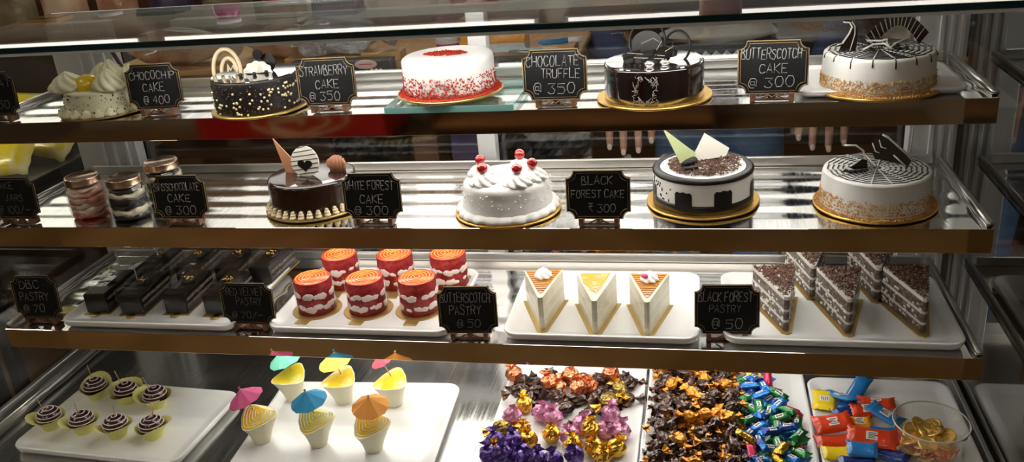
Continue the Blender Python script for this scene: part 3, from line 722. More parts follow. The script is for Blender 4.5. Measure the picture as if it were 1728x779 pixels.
# 6. glossy brown cake
def cake_swiss():
    t = thing('swiss_chocolate_cake', 'glossy dark brown cake with striped white heart plaque and cream piped base', 'cake', (-0.7834, 1.5757, S2), 0, 'whole cakes')
    board(t, .0945, 'gold_card'); R = .083; H = .059
    body(t, R, H, 'choc_brown', .006)
    b = MB()
    for k in range(34):
        a = 2 * PI * k / 34
        for i, (q, z, s) in enumerate(((.0885, .003, 1), (.0865, .0075, .85), (.0855, .0115, .6))):
            b.blob((q * cos(a), q * sin(a), BZ + z), (.0066 * s, .0066 * s, .0036), .05, k, 10, 6)
    b.build('piped_border', 'cream_beige', t)
    top = BZ + H
    m = sheet([(-.006, 0), (.017, 0), (.018, .022), (-.034, .066)], .002, up((-.048, .006, top - .002), rad(-14), rad(10))); m.build('chocolate_shard', 'choc_milk', t)
    pl = up((-.004, -.012, top - .002), rad(-4), rad(8)); out = [(.029 * cos(a), .026 + (.032 if sin(a) > 0 else .026) * sin(a)) for a in [2 * PI * k / 40 for k in range(40)]]
    out = [(x, y) for x, y in out if y > 0.001]
    o = sheet(out, .003, pl).build('white_plaque', 'choc_white', t)
    m = MB(); m.T = pl
    for k in range(7):
        y = .006 + .0085 * k; w = .029 * max(.2, 1 - max(0, (y - .026) / .033) ** 2) ** .5
        if y < .026: w = .027
        m.tube([(-w, y - .003, .0017), (0, y + .0005, .0017), (w, y + .004, .0017)], .0007, 4)
    hr = [(.016 * sin(a) ** 3 * .95, .022 + .0125 * (13 * cos(a) - 5 * cos(2 * a) - 2 * cos(3 * a) - cos(4 * a)) / 16) for a in [2 * PI * k / 40 for k in range(40)]]
    m.prism(hr, .0012, .0026)
    m.build('heart_and_stripes', 'choc_dark', t)
    m = MB(); m.T = up((.050, .012, top - .001), rad(-12), rad(10))
    for k in range(6):
        m.tube([(-.014 + .0056 * k, 0, .004 * sin(PI * k / 5)), (-.0155 + .0062 * k, .016, .005 * sin(PI * k / 5)), (-.011 + .0044 * k, .032 - .0010 * (k - 2.5) ** 2, .002)], .0036, 8)
    m.blob((-.017, .014, -.001), (.010, .010, .003), 0, 0, 12, 8)
    m.build('chocolate_fan', 'choc_milk', t)
cake_swiss()

# 7. white forest
def cake_white():
    t = thing('white_forest_cake', 'all-white whipped cream cake topped with five red cherries', 'cake', (-0.3996, 1.5506, S2), 0, 'whole cakes')
    board(t, .096); R = .077; H = .058
    rng = random.Random(5)
    def mod(a, r, z):
        return (r * (1 + .018 * mnoise.noise(Vector((cos(a) * 3, sin(a) * 3, z * 60)))), z)
    p = [(R + .008, BZ)] + [(R + .008 * (1 - k / 7) ** 1.5, BZ + (H - .010) * k / 7) for k in range(1, 7)] + [(R - .010 + .010 * cos(PI / 2 * k / 5), BZ + H - .010 + .010 * sin(PI / 2 * k / 5)) for k in range(6)] + [(R * .5, BZ + H + .002), (.0001, BZ + H + .002)]
    MB().lathe(p, 96, mod=mod).build('cake_body', 'cream_white', t)
    def scal(a, r, z): return (r * (1 + (.045 * abs(cos(11 * a)) + .03 * mnoise.noise(Vector((cos(a) * 4, sin(a) * 4, z * 90)))) * (1 if r > .08 else .3)), z)
    MB().lathe([(.088, BZ), (.0905, BZ + .003), (.0885, BZ + .007), (.084, BZ + .011), (.0765, BZ + .014)], 132, mod=scal).build('piped_border', 'cream_white', t)
    b = MB()
    for k in range(160):
        a = rng.uniform(0, 2 * PI); b.bit(((R + .003) * cos(a), (R + .003) * sin(a), BZ + rng.uniform(.012, .052)), rng.uniform(.001, .0025), 0, rng)
    b.build('white_chocolate_flakes', 'cream_white', t)
    for x, y, s in ((-.047, .012, 1), (-.032, -.036, 1.0), (.030, -.040, 1.05), (.052, -.012, 1), (.020, .040, 1)):
        MB().swirl((0, 0, 0), .024 * s, .024, 0, 8, 1.2, 48).build('cream_swirl', 'cream_white', t, (x, y, BZ + H - .002))
        c = MB().blob((0, 0, 0), (.0095, .0095, .0098), .05, int(x * 999), 18, 12); c.build('cherry', 'cherry', t, (x, y, BZ + H + .0275))
cake_white()

# 8. black forest
def cake_black():
    t = thing('black_forest_cake', 'white and black drip cake with chocolate shavings and green and white shards', 'cake', (-0.056, 1.59, S2), 0, 'whole cakes')
    board(t, .0975); R = .0855; H = .0605
    body(t, R, H, 'cream_smooth', .006)
    m = MB()
    m.lathe([(R + .0008, BZ), (R + .0012, BZ + .010), (R + .0008, BZ + .0165)], 72)
    for c, w, h in ((-75 - 37, 9, .040), (-75 - 90, 8, .038), (-75 + 8, 9.5, .042), (-75 + 62, 9, .042), (-75 + 118, 9, .041), (165, 8, .039), (110, 9, .039), (75, 8, .039)):
        n = 12; cols = []
        for k in range(n + 1):
            f = k / n * 2 - 1; ang = rad(c + w * f * (1.12)); hh = h * (1 - .10 * abs(f) ** 6) * (1 + .025 * sin(k * 1.3))
            cols.append(ang)
            z0, z1 = BZ + .012, BZ + hh
            m.v and None
            if k:
                a0 = cols[k - 1]; f0 = (k - 1) / n * 2 - 1; h0 = h * (1 - .10 * abs(f0) ** 6) * (1 + .025 * sin((k - 1) * 1.3))
                m.add([((R + .0012) * cos(a0), (R + .0012) * sin(a0), z0), ((R + .0012) * cos(ang), (R + .0012) * sin(ang), z0), ((R + .0012) * cos(ang), (R + .0012) * sin(ang), z1), ((R + .0012) * cos(a0), (R + .0012) * sin(a0), BZ + h0)], [(0, 1, 2, 3)], 0, True)
    m.build('chocolate_drip', 'choc_dark', t)
    rng = random.Random(12); m = MB()
    for k in range(26):
        a = rad(rng.uniform(-165, -128)); m.blob(((R + .0003) * cos(a), (R + .0003) * sin(a), BZ + rng.uniform(.018, .052)), (.0012, .0012, rng.uniform(.001, .003)), 0, 0, 7, 5)
    m.build('chocolate_specks', 'choc_dark', t)
    m = MB().lathe([(R + .001, BZ + H - .006), (R + .0012, BZ + H - .002), (R - .003, BZ + H + .0018), (R - .011, BZ + H + .0018), (R - .0125, BZ + H)], 72, cap=False); m.build('chocolate_rim', 'choc_dark', t)
    top = BZ + H; m = MB()
    for k in range(1300):
        a = rng.uniform(0, 2 * PI); q = (R - .0235) * rng.random() ** .5
        x, y = q * cos(a) + .002, q * sin(a) + .002; l = rng.uniform(.003, .007); b_ = rng.uniform(0, PI); z = top + .001 + .006 * rng.random() * (1 - (q / R) ** 2) + (.006 * rng.random() if x > .03 and y > .0 else 0)
        m.tube([(x - l * cos(b_) / 2, y - l * sin(b_) / 2, z), (x, y, z + .0012), (x + l * cos(b_) / 2, y + l * sin(b_) / 2, z + rng.uniform(-.001, .002))], .0009, 4, smooth=False)
    m.build('chocolate_shavings', 'choc_shaving', t)
    m = MB()
    for k in range(90):
        a = rng.uniform(-1.2, 1.2); q = rng.uniform(.05, .070); m.bit((q * cos(a), q * sin(a), top + .004), rng.uniform(.001, .0024), 0, rng)
    m.build('white_chocolate_flakes', 'choc_white', t)
    sheet([(-.003, -.003), (.006, -.003), (.020, .021), (-.040, .062)], .002, up((-.032, .0, top + .001), rad(-10), rad(14))).build('green_chocolate_shard', 'choc_green', t)
    sheet([(-.032, .004), (.030, .012), (.036, .026), (-.006, .054)], .002, up((.010, .008, top), rad(4), rad(24))).build('white_chocolate_shard', 'choc_white', t)
    m = MB(); m.at((-.022, -.010, top + .008), (0, rad(90), rad(60))); m.lathe([(.008, -.014), (.0085, 0), (.008, .014)], 18); m.at((-.02, -.03, top + .004), (0, rad(90), rad(20))); m.lathe([(.005, -.012), (.005, .012)], 14); m.reset()
    m.build('chocolate_curl', 'choc_dark', t)
cake_black()

# 9. butterscotch, middle shelf
def cake_butter_mid():
    t = thing('butterscotch_cake', 'ribbed white cake with neat chocolate spider web, on the middle shelf', 'cake', (0.2263, 1.5736, S2), 0, 'whole cakes')
    board(t, .0985); R = .085; H = .0575
    body(t, R, H, 'cream_smooth', .005, .003, 9, rz=.0007)
    web(t, R - .004, BZ + H + .0004, 10, 16, 6, .0014)
    crumbs(t, R + .002, 4600, lambda r: .0003 + .028 * r.random() ** 2.6, .0007, .0019, 'caramel_crumb', 'caramel_crumbs', 16, boardn=1000, boardR=.096)
    top = BZ + H
    m = MB(); m.T = up((-.030, -.014, top), rad(8), rad(10))
    m.tube([(-.024, .044, 0), (-.006, .043, 0), (.006, .034, 0), (.010, .020, 0), (.022, .006, 0)], .0016, 6)
    m.build('white_edge', 'choc_white', t)
    m = MB(); m.T = up((-.030, -.014, top), rad(8), rad(10))
    m.prism([(-.030, 0), (.014, 0), (.012, .018), (.004, .020), (-.010, .010)], -.0015, .0015)
    m.at((-.034, -.016, top + .003), (0, 0, .3)); m.box(-.018, .014, -.008, .006, -.002, .004, 0, .001); m.reset()
    m.build('chocolate_horn', 'choc_gloss', t)
    m = MB(); s = MB(); pl = up((.010, .012, top + .001), rad(-14), rad(12)); m.T = pl; s.T = pl
    m.prism([(-.020, .026), (-.012, .010), (.014, .006), (.040, .000), (.044, .010), (.004, .050), (-.006, .052), (-.016, .044)], -.0015, .0015)
    s.tube([(-.004, .051, .002), (.006, .046, .002), (.044, .014, .002)], .0018, 6); s.tube([(-.008, .042, .002), (-.004, .030, .002), (.004, .028, .002)], .001, 5); s.tube([(-.018, .036, .002), (-.012, .022, .002), (-.006, .020, .002)], .001, 5); s.tube([(.016, .018, .002), (.036, .001, .002)], .0014, 5)
    m.build('chocolate_curl', 'choc_gloss', t); s.build('curl_stripes', 'choc_white', t)
    pk = MB().tube([(.055, .03, top), (.058, .034, top + .06)], .0009, 5); pk.build('pick', 'clear_tub_rim', t)
cake_butter_mid()

# ------------------------------------------------------------------ cake jars
def jar(label, x, y, rz, facets, inner, R=.036):
    t = thing('cake_jar', label, 'jar', (x, y, S2), rz, 'lidded cake jars')
    H = .064
    k = 1 / cos(PI / facets) if facets else 1
    n = facets or 40
    prof = [(R * .86, 0), (R * .97, .004), (R, .010), (R, .050), (R * .95, .056), (R * .82, H), (R * .82, H + .004)]
    MB().lathe(prof, n, smooth=not facets, cap=False).build('glass', 'jar_glass', t)
    layers = [(0, .010), (.010, .022), (.022, .030), (.030, .044), (.044, .052), (.052, .060)]
    for i, (a, b) in enumerate(layers):
        q = inner[i % len(inner)]
        def wav(an, r, z, i=i, a=a, b=b):
            w = .0022 * sin(3 * an + i * 2) + .0016 * sin(7 * an + i)
            return (r, z + (0 if (z < .003 or z > .058) else w))
        r = R * .93 if a < .05 else R * .84
        MB().lathe([(r, max(a, .002)), (r, b + .0004), (.0001, b + .0004)], 40, mod=wav, smooth=True).build('cake_layer' if 'dark' in q or 'base' in q else 'cream_layer', q, t)
    def rib(an, r, z): return (r * (1 + .006 * cos(40 * an)), z) if .004 < z < .012 else (r, z)
    MB().lathe([(R * .90, 0), (R * .92, .001), (R * .92, .003), (R * .90, .004), (R * .90, .013), (R * .88, .0155), (R * .80, .0160), (R * .76, .0145), (.0001, .0145)], 64, mod=None).build('lid', 'jar_lid', t, (0, 0, H + .001))
    return t
jar('round cake jar with pink-red layers under a copper lid', -1.2432, 1.5286, 0, 0, ['jar_red_base', 'jar_red', 'jar_red', 'jar_red', 'jar_red', 'jar_red'])
jar('faceted cake jar with black and cream layers, in front', -1.1464, 1.521, .2, 8, ['layer_dark', 'layer_cream', 'layer_dark', 'layer_dark', 'layer_cream', 'layer_dark'])
jar('cake jar with black and cream layers standing at the back', -1.1230, 1.6129, .5, 8, ['layer_dark', 'layer_dark', 'layer_cream', 'layer_dark', 'layer_cream', 'layer_dark'], .038)
# ------------------------------------------------------------------ third shelf: small pastries
ZT = S3 + TZ
def dbc(label, x, y, rz):
    t = thing('chocolate_pastry', label, 'pastry', (x, y, ZT), rz, 'dark chocolate bar pastries')
    MB().box(-.028, .028, -.064, .066, 0, .002, 0, .0006).lathe([(.009, 0), (.009, .002), (.0001, .002)], 16, c=(0, -.066, 0)).build('cake_board', 'gold_card', t)
    m = MB().box(-.024, .024, -.058, .060, .002, .043, 0, .003); m.build('chocolate_bar', 'choc_dark', t)
    m = MB()
    for z in (.013, .026): m.box(.0238, .0246, -.052, .058, z, z + .006, 0, .0003).box(-.0246, -.0238, -.052, .058, z, z + .006, 0, .0003)
    m.build('sponge_layer', 'bf_sponge', t)
    MB().lathe([(.011, 0), (.013, .002), (.012, .004), (.0001, .004)], 24).build('chocolate_disc', 'choc_dark', t, (.002, .002, .044), (rad(10), 0, 0))
    g = MB(); rng = random.Random(int(x * 1000))
    for k in range(14): g.blob((rng.uniform(-.009, .013), rng.uniform(-.006, .012), .049 + rng.uniform(0, .004)), (.0017, .0017, .0017), 0, 0, 7, 5)
    g.build('gold_pearls', 'gold_pearl', t)
    MB().box(-.0268, .0268, -.060, .064, .0025, .057, 0, .002).build('clear_wrap', 'clear_plastic', t)
    return t
pos = ['leftmost, by the square price tag', 'second from the left', 'third from the left', 'beside the red velvet price tag']
for (x, y, r), l in zip(((-1.2556, 1.5365, 4), (-1.1738, 1.5333, 3), (-1.0791, 1.5417, 2), (-0.9892, 1.5386, 1)), pos):
    dbc('dark chocolate bar in clear wrap, front row, ' + l, x, y, rad(r))
for (x, y, r), l in zip(((-1.2169, 1.6598, 3), (-1.1244, 1.6629, 2), (-1.0319, 1.6652, 0), (-0.9538, 1.6682, -2)), ('at the dark left end of the shelf', 'behind the second front bar', 'behind the third front bar', 'nearest the red pastries')):
    dbc('dark chocolate bar in clear wrap, back row, ' + l, x, y, rad(r))

def rvp(label, x, y, rz, seed):
    t = thing('red_velvet_pastry', label, 'pastry', (x, y, ZT), rz, 'red velvet cylinder pastries')
    MB().lathe([(.0475, 0), (.048, .001), (.047, .002), (.0001, .002)], 48, smooth=False).box(-.013, .013, -.064, -.040, 0.0002, .0018, 0, .0005).build('cake_board', 'gold_card', t)
    R = .0365; H = .068; rng = random.Random(seed)
    MB().lathe([(R, .002), (R, H * .5), (R - .0005, H - .003), (R - .003, H), (.0001, H)], 48).build('sponge', 'rv_red', t)
    m = MB()
    for z in (.018, .041):
        n = 13
        for k in range(n):
            a = 2 * PI * k / n + rng.uniform(-.16, .16); q = rng.uniform(.35, 1.6)
            m.at(((R - .0012) * cos(a), (R - .0012) * sin(a), z + rng.uniform(-.003, .003)), (rng.uniform(-.3, .3), 0, a)); m.blob((0, 0, 0), (.0026, .0045 + .0045 * q, .0022 + .0036 * q), .25, seed + k, 14, 10)
    m.reset()
    m.build('cream_layer', 'rv_cream', t)
    MB().lathe([(R - .0012, 0), (R - .0012, .0012), (R - .003, .002), (.0001, .002)], 48).build('glaze', 'rv_glaze', t, (0, 0, H - .0006))
    m = MB(); N = 150
    m.tube([((.003 + .029 * f) * cos(2 * PI * 4.6 * f + seed), (.003 + .029 * f) * sin(2 * PI * 4.6 * f + seed), H + .0018) for f in [k / N for k in range(N + 1)]], .0009, 5)
    m.build('spiral_line', 'yellow_line', t)
    MB().lathe([(R + .0022, .003), (R + .0024, H + .004)], 40, cap=False).build('clear_collar', 'soft_plastic', t)
    return t
for i, (x, y, l) in enumerate(((-0.7921, 1.5194, 'front row, beside the red velvet price tag'), (-0.6874, 1.5225, 'front row, in the middle'), (-0.5834, 1.5265, 'front row, beside the butterscotch pastry tag'),
                               (-0.7802, 1.6286, 'back row, behind the left front one'), (-0.6625, 1.631, 'back row, behind the middle front one'), (-0.553, 1.6386, 'back row, behind the right front one'))):
    rvp('red velvet pastry with orange spiral top, ' + l, x, y, rad(-8 + 3 * i), i + 1)

def wedge(L, w):  # outline, tip at -y
    return [(-.0045, -.003), (0, -.0055), (.0045, -.003), (w / 2, L), (-w / 2, L)]
def slice_butter(label, x, y, rz, top):
    t = thing('butterscotch_pastry', label, 'pastry', (x, y, ZT), rz, 'butterscotch cake slices')
    L, w, H = .106, .072, .066
    MB().prism([(-.009, -.012), (0, -.017), (.009, -.012), (w / 2 + .007, L + .002), (-w / 2 - .007, L + .002)], 0, .002).build('cake_board', 'gold_card', t)
    MB().prism(wedge(L, w), .002, H).build('cake_slice', 'pastry_cream', t)
    m = MB()
    for z in (.022, .043): m.prism([(a * 1.012, b * 1.004) for a, b in wedge(L, w)], z, z + .0022)
    m.build('cream_line', 'cream_white', t)
    k = .93
    out = [(-.003, .014), (0, .010), (.003, .014), (w / 2 * .92, L * .985), (-w / 2 * .92, L * .985)] if top != 'border' else [(-.002, .03), (.004, .024), (w / 2 * .72, L * .97), (-w / 2 * .8, L * .97), (-w / 2 * .62, L * .62)]
    MB().prism(out, H, H + .0012).build('caramel_glaze', 'caramel' if top != 'border' else 'mango', t)
    m = MB()
    if top != 'border':
        for j in range(10):
            yy = .02 + .0085 * j; ww = (w / 2) * yy / L * .9
            m.tube([(-ww, yy, H + .0013), (0, yy + .001 * (-1) ** j, H + .0013), (ww, yy, H + .0013)], .0009, 4)
        m.build('caramel_stripes', 'caramel_line', t)
        MB().swirl((0, 0, 0), .0155, .020, 0, 7, 1.3, 40).build('cream_swirl', 'cream_smooth', t, (.002, .076, H + .001))
        if top == 'pink': MB().blob((0, 0, 0), (.0065, .0045, .004), 0, 0, 12, 8).build('pink_glaze', 'pink', t, (-.006, .067, H + .015))
    else:
        rng = random.Random(1)
        for j in range(18):
            yy = rng.uniform(.03, .1); xx = rng.uniform(-1, 1) * yy / L * .024
            m.tube([(xx - .005, yy, H + .0014), (xx + .005, yy + rng.uniform(-.001, .001), H + .0014)], rng.uniform(.0006, .0012), 4)
        m.build('caramel_stripes', 'mousse_stripe', t)
    MB().prism([(a * 1.05, b * 1.03 - .001) for a, b in wedge(L, w)], .0021, H + .003, cap=False).build('clear_wrap', 'soft_plastic', t)
    return t
slice_butter('butterscotch slice with plain white swirl, leftmost of its tray', -0.3357, 1.4622, rad(6), 'plain')
slice_butter('butterscotch slice with a bare yellow glazed top and no swirl', -0.2393, 1.4537, rad(4), 'border')
slice_butter('butterscotch slice with a pink-topped white swirl', -0.1489, 1.4531, rad(1), 'pink')

def slice_black(label, x, y, rz, seed):
    t = thing('black_forest_pastry', label, 'pastry', (x, y, ZT), rz, 'black forest cake slices')
    L, w, H = .116, .074, .066
    MB().prism([(-.009, -.012), (0, -.017), (.009, -.012), (w / 2 + .008, L + .002), (-w / 2 - .008, L + .002)], 0, .002).build('cake_board', 'gold_card', t)
    zs = [(.002, .017, 's'), (.017, .022, 'c'), (.022, .037, 's'), (.037, .042, 'c'), (.042, .0595, 's'), (.0595, H, 'c')]
    for a, b, q in zs:
        m = MB(); o = wedge(L, w) if q == 's' else [(p * 1.012, r * 1.005) for p, r in wedge(L, w)]
        m.prism(o, a, b + (.0 if q == 's' else .0)); m.build('sponge_layer' if q == 's' else 'cream_layer', 'bf_sponge' if q == 's' else 'bf_cream', t)
    rng = random.Random(seed); m = MB()
    for k in range(620):
        yy = -.004 + (L + .003) * rng.random() ** .5; xx = rng.uniform(-1, 1) * (.0045 + (w / 2 - .0045) * max(0, yy) / L); l = rng.uniform(.003, .006); an = rng.uniform(0, PI); z = H + rng.uniform(.0005, .004)
        m.tube([(xx - l / 2 * cos(an), yy - l / 2 * sin(an), z), (xx + l / 2 * cos(an), yy + l / 2 * sin(an), z + rng.uniform(-.001, .0015))], .0010, 4, smooth=False)
    m.build('chocolate_shavings', 'choc_shaving', t)
    m = MB()
    for k in range(90):
        f = rng.random(); s = rng.choice((-1, 1)); yy = L * f; xx = s * (.0045 + (w / 2 - .0045) * f) * 1.012
        m.blob((xx, yy, rng.uniform(.006, .05)), (.0016, rng.uniform(.002, .008), rng.uniform(.001, .003)), .1, k, 8, 6)
    m.build('cream_smears', 'bf_cream', t)
    MB().prism([(a * 1.06, b * 1.03 - .001) for a, b in wedge(L, w)], .0021, H + .004, cap=False).build('clear_wrap', 'soft_plastic', t)
    return t
slice_black('black forest slice in the front row, just right of its price tag', 0.0827, 1.4817, rad(6), 1)
slice_black('black forest slice, middle of the front row of three', 0.183, 1.4786, rad(1), 2)
slice_black('black forest slice, rightmost of the front row of three', 0.3006, 1.4845, rad(4), 3)
slice_black('black forest slice standing in the back row, left one', 0.1389, 1.6057, rad(0), 4)
slice_black('black forest slice standing in the back row, right one', 0.2485, 1.601, rad(-2), 5)

# ------------------------------------------------------------------ bottom deck: chocolate cups
ZB = DK + TZ
def choc_cup(label, x, y, rz, seed):
    t = thing('chocolate_cup', label, 'chocolate', (x, y, ZB), rz, 'chocolate cups in yellow paper cases')
    rng = random.Random(seed); n = 60
    ph = rng.uniform(0, 6)
    def mod(a, r, z):
        f = z / .028; k = max(0, sin(a - .35 * sin(ph)))
        return (r * (1 + .025 * cos(28 * a) * min(1, f)) * (1 + .30 * f ** 3 * k + .05 * f * f * cos(2 * a + ph)), z + f ** 2 * (.012 * k - .004 + .002 * cos(3 * a + ph)))
    MB().lathe([(.0165, .0), (.0185, .007), (.0215, .014), (.0248, .020), (.0280, .0250), (.0308, .028)], n, mod=mod, cap=False).lathe([(.0165, .0005), (.0001, .0005)], n).build('paper_case', 'paper_cup', t)
    MB().lathe([(.0165, .0015), (.0195, .012)], 32).blob((0, 0, .0265), (.0228, .0228, .0172), 0, 0, 32, 20).build('chocolate_dome', 'choc_dome', t)
    m = MB(); N = 150
    m.tube([(.0231 * sin(th) * cos(w), .0231 * sin(th) * sin(w), .0265 + .0175 * cos(th)) for th, w in [(.06 + 1.75 * k / N, 2 * PI * 4.2 * k / N + seed) for k in range(N + 1)]], .0012, 5, flat=.8)
    m.build('icing_spiral', 'icing_line', t)
    MB().tube([(-.004, .004, .038), (-.010, .008, .072)], .0009, 5).build('pick', 'pick_wood', t)
    return t
CC = ['back row, leftmost', 'back row, middle', 'back row, right', 'front row, leftmost', 'front row, second from the left', 'front row, third from the left', 'front row, right end']
for i, (x, y) in enumerate(((-1.2957, 1.4598), (-1.2154, 1.4491), (-1.1419, 1.4384), (-1.3222, 1.3509), (-1.2432, 1.3437), (-1.164, 1.3365), (-1.0879, 1.3402))):
    choc_cup('swirled chocolate in a yellow paper case, ' + CC[i], x, y, rad(40 * i), i + 1)

def mousse(label, x, y, rz, seed, striped):
    t = thing('mousse_cup', label, 'dessert', (x, y, ZB), rz, 'mousse cups with parasols')
    n = 48
    def tri(a): return 1 + .16 * cos(3 * a) + .04 * cos(6 * a)
    rows = [(.0155, 0), (.0165, .003), (.021, .020), (.027, .038), (.0325, .052)]
    vs = []; 
    for r, z in rows:
        for k in range(n):
            a = 2 * PI * k / n; f = z / .052; q = r * (1 + (tri(a) - 1) * f)
            vs.append((q * cos(a), q * sin(a), z + f ** 1.5 * (.16 * q * sin(a) + .002)))
    fs = [tuple(range(n))[::-1]] + [(i * n + k, i * n + (k + 1) % n, (i + 1) * n + (k + 1) % n, (i + 1) * n + k) for i in range(4) for k in range(n)]
    MB().add(vs, fs, 0, True).build('mousse_body', 'mousse', t)
    ring = vs[4 * n:]
    top = [(a * .95, b * .95, c + .0006) for a, b, c in ring]
    ctr = (0, 0, sum(p[2] for p in ring) / n + .002)
    MB().add(ring + top + [ctr], [(k, (k + 1) % n, n + (k + 1) % n, n + k) for k in range(n)], 0, True).add(top + [ctr], [(k, (k + 1) % n, n) for k in range(n)], 1, True).build('mousse_top', ['mousse', 'mousse_top'], t)
    if striped:
        m = MB()
        for j in range(6):
            s = .88 - .15 * j
            m.tube([(a * s + .006 * (1 - s), b * s + .008 * (1 - s), ctr[2] + (c - ctr[2]) * s + .0012) for a, b, c in ring[n // 3:] + ring[:3]], .0009, 4)
        m.build('icing_stripes', 'mousse_stripe', t)
    return t
def parasol(color, label, x, y, z, ax, ay, rz=0., R=.034):
    """paper parasol; (x, y, z) is where its stick enters the dessert"""
    t = thing('paper_parasol', label, 'paper parasol', (x, y, z), rz, 'paper parasols in the mousse cups')
    rot = (ax, ay, 0); h = .054
    MB().tube([(0, 0, -.008), (0, 0, h + .006)], .0011, 6).build('stick', 'pick_wood', t, None, rot)
    n = 16; vs = [(0, 0, h + .002)]; 
    for j in (1, 2, 3, 4):
        for k in range(n):
            q = R * j / 4; a = 2 * PI * k / n; vs.append((q * cos(a), q * sin(a), h + .002 - .62 * q - (.0022 * j / 4 if k % 2 else 0)))
    fs = [(0, 1 + k, 1 + (k + 1) % n) for k in range(n)] + [(1 + j * n + k, 1 + j * n + (k + 1) % n, 1 + (j + 1) * n + (k + 1) % n, 1 + (j + 1) * n + k) for j in range(3) for k in range(n)]
    lo = [(a, b, c - .0006) for a, b, c in vs]
    MB().add(vs, fs).add(lo, [f[::-1] for f in fs]).build('paper_canopy', 'paper_' + color + '_shade', t, None, rot)
    m = MB()
    for k in range(0, n, 2):
        a = 2 * PI * k / n; m.tube([(.004 * cos(a), .004 * sin(a), h - .002), (R * .93 * cos(a), R * .93 * sin(a), h - .62 * R * .93)], .0006, 4)
    m.lathe([(.003, h - .006), (.003, h + .001)], 10); m.build('ribs', 'pick_wood', t, None, rot)
    MB().blob((0, 0, h + .005), (.0022, .0022, .0025), 0, 0, 10, 8).build('tip', 'paper_' + color + '_shade', t, None, rot)
    return t
ML = [(-0.8637, 1.3451, 20, 1, 1, 'front row, leftmost'), (-0.7495, 1.3452, 25, 2, 1, 'front row, middle'), (-0.6395, 1.339, 15, 3, 1, 'front row, right'),
      (-0.8603, 1.486, -32, 4, 0, 'back row, leftmost'), (-0.7531, 1.4835, -32, 5, 0, 'back row, middle'), (-0.6465, 1.4828, -32, 6, 0, 'back row, right')]
for x, y, r, s, st, l in ML:
    mousse('cream mousse cup with %s yellow top, %s' % ('striped' if st else 'smooth', l), x, y, rad(r), s, st)
zt = ZB + .052
parasol('pink', 'pink paper parasol tilted over the front left mousse cup', -0.8757, 1.3598, zt, rad(4), rad(-18))
parasol('blue', 'blue paper parasol in the front middle mousse cup', -0.7556, 1.36, zt, rad(6), rad(-6))
parasol('orange', 'orange patterned paper parasol in the front right mousse cup', -0.6395, 1.3557, zt - .002, rad(8), rad(2))
parasol('teal', 'teal paper parasol in the back left mousse cup', -0.8602, 1.4964, zt, rad(4), rad(-14))
parasol('yellow', 'yellow paper parasol in the back middle mousse cup', -0.755, 1.4949, zt, rad(4), rad(-12))
parasol('red', 'small red paper parasol in the back right mousse cup', -0.6495, 1.4943, zt, rad(4), rad(-20), 0, .022)

# ------------------------------------------------------------------ sweets
def twist_mesh(seed, foil, tail, L=.0155, W=.0125, H=.0115, tl=.013, tails=2):
    """a twist-wrapped sweet: crumpled body plus pleated wrapper ends"""
    root = thing('wrapped_sweet', '', 'wrapped sweet')
    MB().blob((0, 0, H * .9), (L, W, H), .28, seed, 12, 8, 0, False, 2.2).build('sweet_body', foil, root)
    for sgn in (1, -1)[:tails]:
        n = 10; vs = []; rng = random.Random(seed * 7 + sgn)
        for j, (x, r) in enumerate(((L * .80, .0045), (L * 1.0, .0024), (L * 1.0 + tl * .5, .0060), (L * 1.0 + tl, .0095))):
            for k in range(n):
                a = 2 * PI * k / n; q = r * (1 + (.35 * (-1) ** k if j > 1 else 0)) * rng.uniform(.85, 1.15)
                vs.append((sgn * x, q * cos(a), max(.0006, H * .9 + q * sin(a) * .55 - (.003 if j > 1 else 0))))
        fs = [(j * n + k, j * n + (k + 1) % n, (j + 1) * n + (k + 1) % n, (j + 1) * n + k) for j in range(3) for k in range(n)]
        MB().add(vs, fs).build('wrapper_twist', tail, root)
    return root
def ball_mesh(seed, foil, R=.0125):
    """a foil bonbon pinched on top"""
    root = thing('wrapped_sweet', '', 'wrapped sweet')
    MB().blob((0, 0, R * .86), (R, R * .95, R * .9), .22, seed, 13, 9, 0, False, 2.5).build('sweet_body', foil, root)
    n = 9; rng = random.Random(seed); vs = []
    for j, (z, r) in enumerate(((R * 1.55, .004), (R * 1.75, .0028), (R * 2.15, .0075))):
        for k in range(n):
            a = 2 * PI * k / n; q = r * rng.uniform(.75, 1.25) * (1 + (.3 * (-1) ** k if j == 2 else 0)); vs.append((q * cos(a) + .003, q * sin(a), z))
    MB().add(vs, [(j * n + k, j * n + (k + 1) % n, (j + 1) * n + (k + 1) % n, (j + 1) * n + k) for j in range(2) for k in range(n)]).build('wrapper_twist', foil, root)
    return root
